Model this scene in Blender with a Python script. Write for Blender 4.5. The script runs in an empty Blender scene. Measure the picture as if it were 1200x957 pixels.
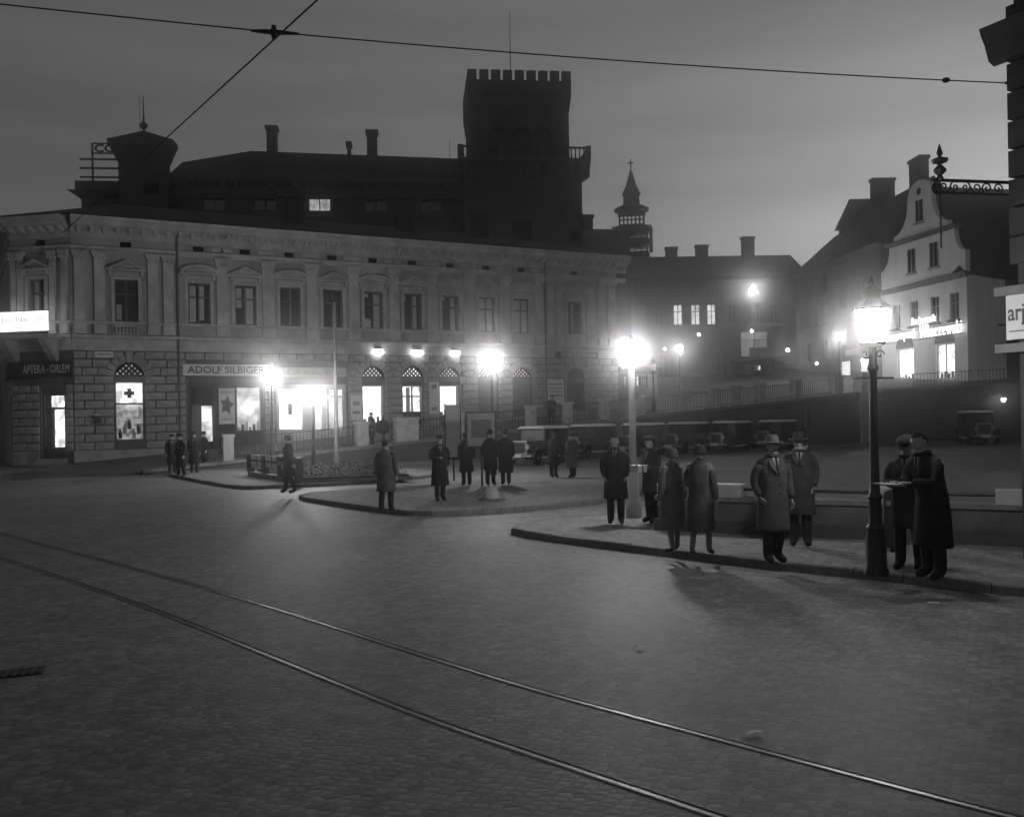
import bpy, bmesh, math, random
from mathutils import Matrix, Vector, noise
R = math.radians
random.seed(7)
scene = bpy.context.scene
C = scene.collection

# ------------------------------------------------------------------ camera
FPX, CAMH, ROLL = 1050.0, 2.2, R(1.0)
cam = bpy.data.cameras.new('camera'); camo = bpy.data.objects.new('camera', cam); C.objects.link(camo)
cam.sensor_fit = 'HORIZONTAL'; cam.sensor_width = 36.0; cam.lens = 36.0 * FPX / 1200.0
cam.shift_y = 10.5 / 1200.0
cam.clip_start = 0.05; cam.clip_end = 2000
camo.matrix_world = Matrix.Translation((0, 0, CAMH)) @ Matrix.Rotation(R(90), 4, 'X') @ Matrix.Rotation(-ROLL, 4, 'Z')
scene.camera = camo

# ------------------------------------------------------------------ dusk sky
world = bpy.data.worlds.new('World'); scene.world = world; world.use_nodes = True
nt = world.node_tree; nt.nodes.clear()
N = nt.nodes.new; L = nt.links.new
sky = N('ShaderNodeTexSky'); sky.sky_type = 'NISHITA'; sky.sun_disc = False
SUN_EL, SUN_AZ = R(1.2), R(32)
sky.sun_elevation = SUN_EL; sky.sun_rotation = SUN_AZ; sky.altitude = 300; sky.dust_density = 3.0; sky.air_density = 1.0
bw = N('ShaderNodeRGBToBW'); L(sky.outputs[0], bw.inputs[0])
tc = N('ShaderNodeTexCoord'); mp = N('ShaderNodeMapping'); mp.inputs['Scale'].default_value = (1.3, 1.3, 11.0)
mp.inputs['Rotation'].default_value = (0, R(4), 0)
nz = N('ShaderNodeTexNoise'); nz.inputs['Scale'].default_value = 1.5; nz.inputs['Detail'].default_value = 5; nz.inputs['Roughness'].default_value = 0.55
L(tc.outputs['Generated'], mp.inputs[0]); L(mp.outputs[0], nz.inputs['Vector'])
mr = N('ShaderNodeMapRange'); mr.inputs['From Min'].default_value = 0.3; mr.inputs['From Max'].default_value = 0.75
mr.inputs['To Min'].default_value = 1.12; mr.inputs['To Max'].default_value = 0.78
L(nz.outputs[0], mr.inputs['Value'])
mul = N('ShaderNodeMath'); mul.operation = 'MULTIPLY'; L(bw.outputs[0], mul.inputs[0]); L(mr.outputs[0], mul.inputs[1])
bg = N('ShaderNodeBackground'); bg.inputs['Strength'].default_value = SKYSTR = 0.106
L(mul.outputs[0], bg.inputs['Color'])
wo = N('ShaderNodeOutputWorld'); L(bg.outputs[0], wo.inputs[0])
sl = bpy.data.lights.new('sun', 'SUN'); sl.energy = 0.02; sl.angle = R(12); sl.color = (1, 1, 1)
so = bpy.data.objects.new('sun', sl); C.objects.link(so)
d = Vector((math.sin(SUN_AZ) * math.cos(SUN_EL), math.cos(SUN_AZ) * math.cos(SUN_EL), math.sin(SUN_EL) + 0.05))
so.rotation_euler = d.to_track_quat('Z', 'Y').to_euler()
scene.view_settings.view_transform = 'Standard'; scene.view_settings.look = 'None'
scene.view_settings.exposure = 0.58; scene.view_settings.gamma = 1.0; scene.view_settings.use_curve_mapping = False
cy = scene.cycles
cy.max_bounces = 5; cy.diffuse_bounces = 2; cy.glossy_bounces = 2; cy.transmission_bounces = 3; cy.transparent_max_bounces = 6
cy.volume_bounces = 0; cy.caustics_reflective = False; cy.caustics_refractive = False; cy.use_denoising = True
cy.sample_clamp_indirect = 4.0; cy.use_adaptive_sampling = True; cy.adaptive_threshold = .02

# ------------------------------------------------------------------ helpers
_c, _s = math.cos(ROLL), math.sin(ROLL)
def uw(px, py):
    dx = px - 600.0; dy = py - 489.0
    return (_c * dx - _s * dy) / FPX, (_s * dx + _c * dy) / FPX
def at(px, py, Y):
    u, w = uw(px, py); return Vector((u * Y, Y, CAMH - w * Y))
def gp(px, py, z=0.0):
    u, w = uw(px, py); Y = (CAMH - z) / w; return Vector((u * Y, Y, z))
def RZ(a): return Matrix.Rotation(a, 4, 'Z')
def T(x, y, z): return Matrix.Translation((x, y, z))

MATS = {}
def mat(name, col, rough=0.8, var=0.25, vscale=2.0, bump=0.0, bscale=20.0, spec=0.3, metal=0.0, streak=False):
    if name in MATS: return MATS[name]
    m = bpy.data.materials.new(name); m.use_nodes = True; MATS[name] = m
    n = m.node_tree; p = n.nodes['Principled BSDF']
    p.inputs['Roughness'].default_value = rough; p.inputs['Metallic'].default_value = metal
    p.inputs['Specular IOR Level'].default_value = spec
    t = n.nodes.new('ShaderNodeTexCoord')
    if var > 0:
        a = n.nodes.new('ShaderNodeTexNoise'); a.inputs['Scale'].default_value = vscale; a.inputs['Detail'].default_value = 6; a.inputs['Roughness'].default_value = 0.6
        if streak:
            mpn = n.nodes.new('ShaderNodeMapping'); mpn.inputs['Scale'].default_value = (1.0, 1.0, 0.25)
            n.links.new(t.outputs['Object'], mpn.inputs[0]); n.links.new(mpn.outputs[0], a.inputs['Vector'])
        else:
            n.links.new(t.outputs['Object'], a.inputs['Vector'])
        r = n.nodes.new('ShaderNodeMapRange'); r.inputs['From Min'].default_value = 0.3; r.inputs['From Max'].default_value = 0.7
        r.inputs['To Min'].default_value = col * (1 - var); r.inputs['To Max'].default_value = col * (1 + var)
        n.links.new(a.outputs[0], r.inputs['Value']); n.links.new(r.outputs[0], p.inputs['Base Color'])
    else:
        p.inputs['Base Color'].default_value = (col, col, col, 1)
    if bump > 0:
        b = n.nodes.new('ShaderNodeTexNoise'); b.inputs['Scale'].default_value = bscale; b.inputs['Detail'].default_value = 4
        n.links.new(t.outputs['Object'], b.inputs['Vector'])
        bn = n.nodes.new('ShaderNodeBump'); bn.inputs['Strength'].default_value = bump; bn.inputs['Distance'].default_value = 0.02
        n.links.new(b.outputs[0], bn.inputs['Height']); n.links.new(bn.outputs[0], p.inputs['Normal'])
    return m
def emis(name, strength, var=0.0, vscale=3.0):
    if name in MATS: return MATS[name]
    m = bpy.data.materials.new(name); m.use_nodes = True; MATS[name] = m
    n = m.node_tree; p = n.nodes['Principled BSDF']
    p.inputs['Base Color'].default_value = (.8, .8, .8, 1); p.inputs['Emission Color'].default_value = (1, 1, 1, 1)
    p.inputs['Emission Strength'].default_value = strength; p.inputs['Roughness'].default_value = 0.5
    if var > 0:
        t = n.nodes.new('ShaderNodeTexCoord'); a = n.nodes.new('ShaderNodeTexNoise'); a.inputs['Scale'].default_value = vscale; a.inputs['Detail'].default_value = 3
        n.links.new(t.outputs['Object'], a.inputs['Vector'])
        r = n.nodes.new('ShaderNodeMapRange'); r.inputs['From Min'].default_value = 0.35; r.inputs['From Max'].default_value = 0.65
        r.inputs['To Min'].default_value = strength * (1 - var); r.inputs['To Max'].default_value = strength * (1 + var)
        n.links.new(a.outputs[0], r.inputs['Value']); n.links.new(r.outputs[0], p.inputs['Emission Strength'])
    return m
def glass(name, tint=0.9, gl=0.12, rg=.03):
    if name in MATS: return MATS[name]
    m = bpy.data.materials.new(name); m.use_nodes = True; MATS[name] = m
    n = m.node_tree; n.nodes.clear(); o = n.nodes.new('ShaderNodeOutputMaterial')
    tr = n.nodes.new('ShaderNodeBsdfTransparent'); tr.inputs[0].default_value = (tint, tint, tint, 1)
    g = n.nodes.new('ShaderNodeBsdfGlossy'); g.inputs['Roughness'].default_value = rg; g.inputs[0].default_value = (.8, .8, .8, 1)
    mx = n.nodes.new('ShaderNodeMixShader'); mx.inputs[0].default_value = gl
    n.links.new(tr.outputs[0], mx.inputs[1]); n.links.new(g.outputs[0], mx.inputs[2]); n.links.new(mx.outputs[0], o.inputs[0])
    return m

class MB:
    def __init__(s, M=None): s.v = []; s.f = []; s.M = M
    def add(s, vs, fs):
        o = len(s.v)
        for v in vs:
            v = Vector(v)
            s.v.append(s.M @ v if s.M is not None else v)
        s.f += [[i + o for i in q] for q in fs]
        return s
    def box(s, x0, x1, y0, y1, z0, z1):
        return s.add([(x0, y0, z0), (x1, y0, z0), (x1, y1, z0), (x0, y1, z0), (x0, y0, z1), (x1, y0, z1), (x1, y1, z1), (x0, y1, z1)],
                     [(3, 2, 1, 0), (4, 5, 6, 7), (0, 1, 5, 4), (1, 2, 6, 5), (2, 3, 7, 6), (3, 0, 4, 7)])
    def taper(s, x0, x1, y0, y1, z0, X0, X1, Y0, Y1, z1):
        return s.add([(x0, y0, z0), (x1, y0, z0), (x1, y1, z0), (x0, y1, z0), (X0, Y0, z1), (X1, Y0, z1), (X1, Y1, z1), (X0, Y1, z1)],
                     [(3, 2, 1, 0), (4, 5, 6, 7), (0, 1, 5, 4), (1, 2, 6, 5), (2, 3, 7, 6), (3, 0, 4, 7)])
    def extr(s, poly, y0, y1):          # polygon in x,z extruded along y
        n = len(poly)
        vs = [(x, y0, z) for x, z in poly] + [(x, y1, z) for x, z in poly]
        return s.add(vs, [list(range(n)), list(range(2 * n - 1, n - 1, -1))] + [(i, i + n, (i + 1) % n + n, (i + 1) % n) for i in range(n)])
    def slab(s, poly, z0, z1):          # polygon in x,y extruded along z
        n = len(poly)
        vs = [(p[0], p[1], z0) for p in poly] + [(p[0], p[1], z1) for p in poly]
        return s.add(vs, [list(range(n - 1, -1, -1)), list(range(n, 2 * n))] + [(i, (i + 1) % n, (i + 1) % n + n, i + n) for i in range(n)])
    def prof(s, pr, x0, x1):            # profile in y,z extruded along x
        n = len(pr)
        vs = [(x0, y, z) for y, z in pr] + [(x1, y, z) for y, z in pr]
        return s.add(vs, [list(range(n)), list(range(2 * n - 1, n - 1, -1))] + [(i, i + n, (i + 1) % n + n, (i + 1) % n) for i in range(n)])
    def lathe(s, pr, n=12, c=(0, 0, 0), a0=0.0):
        vs = []; fs = []
        for r, z in pr:
            for k in range(n):
                a = a0 + 2 * math.pi * k / n
                vs.append((c[0] + r * math.cos(a), c[1] + r * math.sin(a), c[2] + z))
        for i in range(len(pr) - 1):
            for k in range(n):
                fs.append((i * n + k, i * n + (k + 1) % n, (i + 1) * n + (k + 1) % n, (i + 1) * n + k))
        fs.append(list(range(n - 1, -1, -1))); m = (len(pr) - 1) * n; fs.append(list(range(m, m + n)))
        return s.add(vs, fs)
    def tube(s, pts, r, n=8, cap=True):
        pts = [Vector(p) for p in pts]; rs = r if isinstance(r, (list, tuple)) else [r] * len(pts)
        vs = []; fs = []; up = None
        for i, p in enumerate(pts):
            t = (pts[min(i + 1, len(pts) - 1)] - pts[max(i - 1, 0)]).normalized()
            if up is None: up = Vector((0, 0, 1)) if abs(t.z) < 0.9 else Vector((1, 0, 0))
            a = t.cross(up).normalized(); b = a.cross(t).normalized(); up = b
            for k in range(n):
                q = 2 * math.pi * k / n
                vs.append(p + a * (rs[i] * math.cos(q)) + b * (rs[i] * math.sin(q)))
        for i in range(len(pts) - 1):
            for k in range(n):
                fs.append((i * n + k, i * n + (k + 1) % n, (i + 1) * n + (k + 1) % n, (i + 1) * n + k))
        if cap:
            fs.append(list(range(n - 1, -1, -1))); m = (len(pts) - 1) * n; fs.append(list(range(m, m + n)))
        return s.add(vs, fs)
    def ball(s, c, r, n=12, m=8, sc=(1, 1, 1)):
        pr = []
        vs = [(c[0], c[1], c[2] - r * sc[2])]; fs = []
        for i in range(1, m):
            a = -math.pi / 2 + math.pi * i / m
            for k in range(n):
                q = 2 * math.pi * k / n
                vs.append((c[0] + r * sc[0] * math.cos(a) * math.cos(q), c[1] + r * sc[1] * math.cos(a) * math.sin(q), c[2] + r * sc[2] * math.sin(a)))
        vs.append((c[0], c[1], c[2] + r * sc[2])); e = len(vs) - 1
        for k in range(n): fs.append((0, 1 + (k + 1) % n, 1 + k)); fs.append((e, e - n + k, e - n + (k + 1) % n))
        for i in range(m - 2):
            for k in range(n): fs.append((1 + i * n + k, 1 + i * n + (k + 1) % n, 1 + (i + 1) * n + (k + 1) % n, 1 + (i + 1) * n + k))
        return s.add(vs, fs)
    def mesh(s, name, m):
        me = bpy.data.meshes.new(name); me.from_pydata([tuple(v) for v in s.v], [], s.f); me.update()
        b = bmesh.new(); b.from_mesh(me); bmesh.ops.recalc_face_normals(b, faces=b.faces[:]); b.to_mesh(me); b.free()
        if m: me.materials.append(m)
        return me
    def build(s, name, m, parent=None, smooth=False):
        me = s.mesh(name, m)
        if smooth:
            me.polygons.foreach_set('use_smooth', [True] * len(me.polygons))
            try: me.set_sharp_from_angle(angle=R(40))
            except Exception: pass
        return link(name, me, parent)
def link(name, data, parent=None, loc=None, M=None):
    o = bpy.data.objects.new(name, data); C.objects.link(o)
    if parent: o.parent = parent
    if loc is not None: o.location = loc
    if M is not None: o.matrix_local = M
    return o
def thing(name, label, cat, loc=(0, 0, 0), rz=0.0, group=None):
    o = bpy.data.objects.new(name, None); C.objects.link(o); o.empty_display_size = 0.2
    o.location = loc; o.rotation_euler = (0, 0, rz)
    return tag(o, label, cat, group)
def tag(o, label=None, cat=None, group=None, kind=None):
    if label: o['label'] = label
    if cat: o['category'] = cat
    if group: o['group'] = group
    if kind: o['kind'] = kind
    return o
def dup(o, loc, rz, label=None, group=None, scale=None):
    r = o.copy(); C.objects.link(r); r.location = loc; r.rotation_euler = (0, 0, rz)
    if scale: r.scale = scale
    if label: r['label'] = label
    if group: r['group'] = group
    for ch in o.children:
        c = ch.copy(); C.objects.link(c); c.parent = r
        for g2 in ch.children:
            e = g2.copy(); C.objects.link(e); e.parent = c
    return r
def text(name, s, M, width, height, m, parent=None, ext=0.008, bold=0.0, spacing=1.0):
    """flat lettering standing in local XZ facing -Y; M places its lower-left corner"""
    cu = bpy.data.curves.new(name, 'FONT'); cu.body = s; cu.size = 1.0; cu.extrude = 0.0; cu.offset = bold; cu.space_character = spacing; cu.resolution_u = 3
    o = bpy.data.objects.new(name, cu); C.objects.link(o)
    bpy.context.view_layer.update()
    dg = bpy.context.evaluated_depsgraph_get()
    me = bpy.data.meshes.new_from_object(o.evaluated_get(dg))
    bpy.data.objects.remove(o); bpy.data.curves.remove(cu)
    xs = [v.co.x for v in me.vertices]; ys = [v.co.y for v in me.vertices]
    x0, x1, y0, y1 = min(xs), max(xs), min(ys), max(ys)
    b = bmesh.new(); b.from_mesh(me)
    bmesh.ops.remove_doubles(b, verts=b.verts[:], dist=1e-4)
    ret = bmesh.ops.extrude_face_region(b, geom=b.faces[:])
    for v in [e for e in ret['geom'] if isinstance(e, bmesh.types.BMVert)]: v.co.z += 1.0
    for v in b.verts:
        x = (v.co.x - x0) / (x1 - x0) * width; z = (v.co.y - y0) / (y1 - y0) * height; y = -v.co.z * ext
        v.co = M @ Vector((x, y, z))
    bmesh.ops.recalc_face_normals(b, faces=b.faces[:])
    b.to_mesh(me); b.free(); me.materials.clear(); me.materials.append(m); me.name = name
    return link(name, me, parent)

# ------------------------------------------------------------------ materials
M_plaster = mat('facade_plaster', .36, .85, .38, .9, .3, 14, streak=True)
M_trim = mat('facade_trim', .50, .8, .28, 1.2, .2, 18)
M_stone = mat('rusticated_stone', .37, .85, .38, 1.1, .5, 16)
M_joint = mat('joint_mortar', .13, .9, .25, 2, .3, 20)
M_roof = mat('dark_roof', .045, .7, .4, 1.0, .3, 8)
M_brick = mat('castle_wall', .095, .9, .3, .6, .4, 6)
M_brick2 = mat('castle_trim', .11, .9, .3, 1.2, .3, 8)
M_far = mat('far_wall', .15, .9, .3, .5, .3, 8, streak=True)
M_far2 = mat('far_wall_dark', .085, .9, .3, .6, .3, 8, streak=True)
M_gable = mat('gable_plaster', .8, .85, .14, .8, .3, 10, streak=True)
M_frame = mat('window_frame_paint', .14, .6, .1, 5)
M_framew = mat('window_frame_white', .45, .6, .1, 5)
M_dark = mat('dark_interior', .012, .9, .2, 3)
M_blind = mat('window_blind', .85, .8, .2, 4)
M_iron = mat('cast_iron', .02, .45, .3, 12, .2, 60, spec=.5)
M_steel = mat('rail_steel', .25, .42, .25, 6, metal=1.0)
M_white = mat('white_paint', .7, .6, .12, 3)
M_cream = mat('sign_board_cream', .78, .6, .1, 4)
M_ink = mat('black_lettering', .03, .6, 0)
M_pier = mat('pale_stone', .42, .85, .25, 3, .4, 25)
M_retain = mat('retaining_wall_stone', .10, .9, .35, .8, .6, 7)
M_kerb = mat('kerb_granite', .2, .8, .3, 6, .3, 30)
M_wood = mat('dark_timber', .05, .7, .3, 5)
M_glass = glass('window_glass', .92, .07)
M_glass2 = glass('shop_glass', .95, .05)
M_wire = mat('overhead_wire', .01, .6, 0)
E_globe = emis('lamp_globe_light', 205)
E_small = emis('lamp_small_light', 60)
E_gas = emis('gas_lantern_glow', 80)
E_neon = emis('neon_tube_glow', 2.4)
E_shop = emis('shop_lit_wall', 1.3, .6, 2.6)
E_shop_dim = emis('shop_lit_wall_dim', .4, .7, 2.5)
E_shop_hot = emis('shop_lit_wall_bright', 1.7, .5, 1.6)
E_lattice = emis('lit_lunette_back', .6, .5, 2.5)
E_box = emis('light_box_panel', .85, .25, 1.0)
E_lamp_row = emis('sign_lamp_glow', 6)
E_far = emis('far_lit_window', .75, .5, 2)
E_far_dim = emis('far_lit_window_dim', .35, .5, 2)

# ------------------------------------------------------------------ ground
def ground_mat(name, c0, c1, sx, sy, rough, bump, edge=.5, patch=.22):
    m = bpy.data.materials.new(name); m.use_nodes = True; n = m.node_tree; p = n.nodes['Principled BSDF']
    t = n.nodes.new('ShaderNodeTexCoord'); mpn = n.nodes.new('ShaderNodeMapping'); mpn.inputs['Scale'].default_value = (sx, sy, 1); mpn.inputs['Rotation'].default_value = (0, 0, R(24))
    n.links.new(t.outputs['Object'], mpn.inputs[0])
    dn = n.nodes.new('ShaderNodeTexNoise'); dn.inputs['Scale'].default_value = .8; dn.inputs['Detail'].default_value = 2
    n.links.new(t.outputs['Object'], dn.inputs['Vector'])
    ad = n.nodes.new('ShaderNodeMixRGB'); ad.blend_type = 'ADD'; ad.inputs[0].default_value = 1.2
    n.links.new(mpn.outputs[0], ad.inputs[1]); n.links.new(dn.outputs['Color'], ad.inputs[2])
    v = n.nodes.new('ShaderNodeTexVoronoi'); v.feature = 'DISTANCE_TO_EDGE'; v.inputs['Scale'].default_value = 1.0; v.inputs['Randomness'].default_value = .55
    n.links.new(ad.outputs[0], v.inputs['Vector'])
    v2 = n.nodes.new('ShaderNodeTexVoronoi'); v2.inputs['Scale'].default_value = 1.0; v2.inputs['Randomness'].default_value = .55
    n.links.new(ad.outputs[0], v2.inputs['Vector'])
    jr = n.nodes.new('ShaderNodeMapRange'); jr.inputs['From Max'].default_value = .16; jr.inputs['To Min'].default_value = edge
    n.links.new(v.outputs['Distance'], jr.inputs['Value'])
    big = n.nodes.new('ShaderNodeTexNoise'); big.inputs['Scale'].default_value = .28; big.inputs['Detail'].default_value = 8; big.inputs['Roughness'].default_value = .65
    n.links.new(t.outputs['Object'], big.inputs['Vector'])
    br = n.nodes.new('ShaderNodeMapRange'); br.inputs['From Min'].default_value = .3; br.inputs['From Max'].default_value = .7; br.inputs['To Min'].default_value = c0; br.inputs['To Max'].default_value = c1
    n.links.new(big.outputs[0], br.inputs['Value'])
    sep = n.nodes.new('ShaderNodeSeparateColor'); n.links.new(v2.outputs['Color'], sep.inputs[0])
    sr = n.nodes.new('ShaderNodeMapRange'); sr.inputs['To Min'].default_value = .72; sr.inputs['To Max'].default_value = 1.25; n.links.new(sep.outputs[0], sr.inputs['Value'])
    m1 = n.nodes.new('ShaderNodeMath'); m1.operation = 'MULTIPLY'; n.links.new(br.outputs[0], m1.inputs[0]); n.links.new(jr.outputs[0], m1.inputs[1])
    m2 = n.nodes.new('ShaderNodeMath'); m2.operation = 'MULTIPLY'; n.links.new(m1.outputs[0], m2.inputs[0]); n.links.new(sr.outputs[0], m2.inputs[1])
    mid = n.nodes.new('ShaderNodeTexNoise'); mid.inputs['Scale'].default_value = 2.6; mid.inputs['Detail'].default_value = 7; mid.inputs['Roughness'].default_value = .7
    n.links.new(t.outputs['Object'], mid.inputs['Vector'])
    mrr = n.nodes.new('ShaderNodeMapRange'); mrr.inputs['From Min'].default_value = .32; mrr.inputs['From Max'].default_value = .68; mrr.inputs['To Min'].default_value = 1 - patch; mrr.inputs['To Max'].default_value = 1 + patch
    n.links.new(mid.outputs[0], mrr.inputs['Value'])
    m3 = n.nodes.new('ShaderNodeMath'); m3.operation = 'MULTIPLY'; n.links.new(m2.outputs[0], m3.inputs[0]); n.links.new(mrr.outputs[0], m3.inputs[1])
    n.links.new(m3.outputs[0], p.inputs['Base Color'])
    rgh = n.nodes.new('ShaderNodeMapRange'); rgh.inputs['To Min'].default_value = rough - .12; rgh.inputs['To Max'].default_value = rough + .15
    n.links.new(mid.outputs[0], rgh.inputs['Value']); n.links.new(rgh.outputs[0], p.inputs['Roughness'])
    p.inputs['Roughness'].default_value = rough; p.inputs['Specular IOR Level'].default_value = .4
    bn = n.nodes.new('ShaderNodeBump'); bn.inputs['Strength'].default_value = bump; bn.inputs['Distance'].default_value = .02
    n.links.new(v.outputs['Distance'], bn.inputs['Height']); n.links.new(bn.outputs[0], p.inputs['Normal'])
    return m
M_cobble = ground_mat('granite_setts', .19, .31, 10.5, 14.0, .6, .28, .68, .28)
M_pave = ground_mat('pavement_setts', .20, .30, 12, 12, .75, .25, .7)
M_street = ground_mat('hill_street_setts', .12, .2, 7.5, 9.5, .7, .4)
gnd = MB().add([(-300, -60, 0), (300, -60, 0), (300, 300, 0), (-300, 300, 0)], [(0, 1, 2, 3)]).build('cobbled_square', M_cobble); tag(gnd, kind='structure')

# hill street: a plane rising along the retaining wall; k runs along it, s away from it
W0 = Vector((-8.2, 43.2)); WD = Vector((.883, .469)).normalized(); WN = Vector((-WD.y, WD.x))
def hz(k, s): return max(.006, .74 + .0742 * k + .05 * s)
def hp(k, s, dz=0.0):
    p = W0 + WD * k + WN * s; return Vector((p.x, p.y, hz(k, s) + dz))
def ks(x, y):
    q = Vector((x, y)) - W0; return q.dot(WD), q.dot(WN)
def hzxy(x, y): return hz(*ks(x, y))
hs = MB(); vs = []; fs = []
kk = [-14, -10, -6, -2, 4, 12, 22, 37.2]; ss = [0.0, 4, 8, 30, 80]
for k in kk:
    for s_ in ss: vs.append(hp(k, s_))
ns = len(ss)
for i in range(len(kk) - 1):
    for j in range(ns - 1): fs.append((i * ns + j, (i + 1) * ns + j, (i + 1) * ns + j + 1, i * ns + j + 1))
hs.add(vs, fs)
W1 = hp(37.2, 0)
def hq(x, y): return (x, y, hzxy(x, y))
hs.add([W1, hq(37, 59.6), hq(95, 57), hq(95, 160), hp(37.2, 120), hp(37.2, 80)], [(0, 1, 2, 3, 4, 5)])
tag(hs.build('hill_street', M_street), kind='structure')
# ------------------------------------------------------------------ pavements with kerbs
def chaikin(p, n=2):
    for _ in range(n):
        q = []
        for i in range(len(p)):
            a, b = p[i], p[(i + 1) % len(p)]
            q += [(a[0] * .8 + b[0] * .2, a[1] * .8 + b[1] * .2), (a[0] * .2 + b[0] * .8, a[1] * .2 + b[1] * .8)]
        p = q
    return p
def inset(p, d):
    n = len(p); ar = sum(p[i][0] * p[(i + 1) % n][1] - p[(i + 1) % n][0] * p[i][1] for i in range(n)); sg = 1 if ar > 0 else -1
    out = []
    for i in range(n):
        a, b, c = Vector(p[i - 1]), Vector(p[i]), Vector(p[(i + 1) % n])
        n1 = Vector((-(b - a).y, (b - a).x)).normalized() * sg; n2 = Vector((-(c - b).y, (c - b).x)).normalized() * sg
        m = (n1 + n2); m = m / max(.3, m.length_squared) * 2 if m.length > 1e-6 else n1
        q = b + m * d * .5 * 1.0
        out.append((q.x, q.y))
    return out
def pavement(poly, rnd=2, h=.12, mt=None):
    p = chaikin(poly, rnd) if rnd else poly
    n = len(p); o = inset(p, .26)
    root = MB().add([(x, y, h - .004) for x, y in o], [list(range(n))]).build('pavement', mt or M_pave)
    tag(root, kind='structure')
    # single kerb stones round the edge, about a metre long
    rk = random.Random(n); P = [Vector(q) for q in p]; O = [Vector(q) for q in o]
    for i in range(n):
        a, b_, c_, d_ = P[i], P[(i + 1) % n], O[(i + 1) % n], O[i]; m_ = max(1, int((b_ - a).length / 1.05 + .5))
        for k in range(m_):
            g_ = .006 / max(.1, (b_ - a).length); t0, t1 = k / m_ + g_, (k + 1) / m_ - g_
            z = h + rk.uniform(-.006, .006); v0, v1, v2, v3 = a.lerp(b_, t0), a.lerp(b_, t1), d_.lerp(c_, t1), d_.lerp(c_, t0)
            e0, e1 = v0.lerp(v3, .1), v1.lerp(v2, .1)
            MB().add([(v0.x, v0.y, -.05), (v1.x, v1.y, -.05), (v2.x, v2.y, -.05), (v3.x, v3.y, -.05), (v0.x, v0.y, z - .022), (v1.x, v1.y, z - .022), (v2.x, v2.y, z), (v3.x, v3.y, z), (e0.x, e0.y, z), (e1.x, e1.y, z)],
                     [(0, 1, 5, 4), (4, 5, 9, 8), (8, 9, 6, 7), (2, 3, 7, 6), (1, 2, 6, 9, 5), (3, 0, 4, 8, 7)]).build('kerb_stone', M_kerb, root)
    return root
pavement([(-14.87, 38.0), (-11.41, 32.7), (-8.91, 29.1), (-7.6, 29.4), (-5.8, 30.2), (-3.44, 32.5), (-2.6, 35.5), (-5, 39), (-10, 41.5), (-14.5, 40.5)])
pavement([(-6.75, 25.9), (-3.53, 21.6), (-2.14, 20.1), (-.04, 20.75), (2.3, 22.6), (4.2, 25.6), (1.8, 28.6), (-2.6, 28.7)])
pavement([(-.17, 17.0), (.4, 16.1), (1.38, 14.93), (3.56, 12.61), (4.7, 11.64), (5.92, 10.43), (9, 8.0), (15, 12), (11.5, 15), (6, 17.6), (2.6, 19.4), (.6, 18.4)], 1)
pavement([(-40, 36.0), (-26.5, 39.3), (-21.4, 41.9), (-17.2, 44.3), (-13.6, 46.3), (-15.2, 49.5), (-24, 47), (-40, 58)], 1, .14)
# pavement at the foot of the retaining wall
def kline(k, s_): p = W0 + WD * k + WN * s_; return (p.x, p.y)
pavement([kline(-7, -1.6), kline(8, -1.7), kline(37, -1.7), (37, 58.0), (60, 56.5), (60, 60), (37.2, 60), kline(37.4, .1), kline(-7, .1)], 0, .13)

# ------------------------------------------------------------------ tram track
low = [(-18, 24.2), (-12.6, 19.0), (-8.27, 14.65), (-5.88, 12.25), (-3.93, 10.22), (-1.78, 7.80), (-.66, 6.55), (.31, 5.62), (1.9, 4.1), (4.2, 2.0)]
def smooth_line(p, it=2):
    for _ in range(it):
        q = [p[0]]
        for a, b in zip(p[:-1], p[1:]): q += [(a[0] * .75 + b[0] * .25, a[1] * .75 + b[1] * .25), (a[0] * .25 + b[0] * .75, a[1] * .25 + b[1] * .75)]
        p = q + [p[-1]]
    return p
low = smooth_line(low)
def offset_line(p, d):
    o = []
    for i in range(len(p)):
        a = Vector(p[max(i - 1, 0)]); b = Vector(p[min(i + 1, len(p) - 1)]); t = (b - a).normalized()
        o.append((p[i][0] - t.y * d, p[i][1] + t.x * d))
    return o
def strip(p, d0, d1, z):
    a = offset_line(p, d0); b = offset_line(p, d1); n = len(p)
    return [(x, y, z) for x, y in a] + [(x, y, z) for x, y in b], [(i, i + 1, n + i + 1, n + i) for i in range(n - 1)]
for d, nm in ((0, 'tram_rail'), (1.03, 'tram_rail')):
    b = MB(); b.add(*strip(low, d - .016, d + .016, .009)); 
    a0, a1 = strip(low, d - .028, d - .028, .014), None
    r = b.build(nm, M_steel); tag(r, 'worn steel tram rail ' + ('nearer the camera, in the setts' if d == 0 else 'farther from the camera, in the setts'), 'tram rail', 'tram rails across the square')
    g_ = MB().add(*strip(low, d + .022, d + .05, .005)); g_.build('flange_groove', M_dark, r)
    e_ = MB().add(*strip(low, d + .052, d + .064, .007)); e_.build('guard_lip', M_iron, r)

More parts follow.
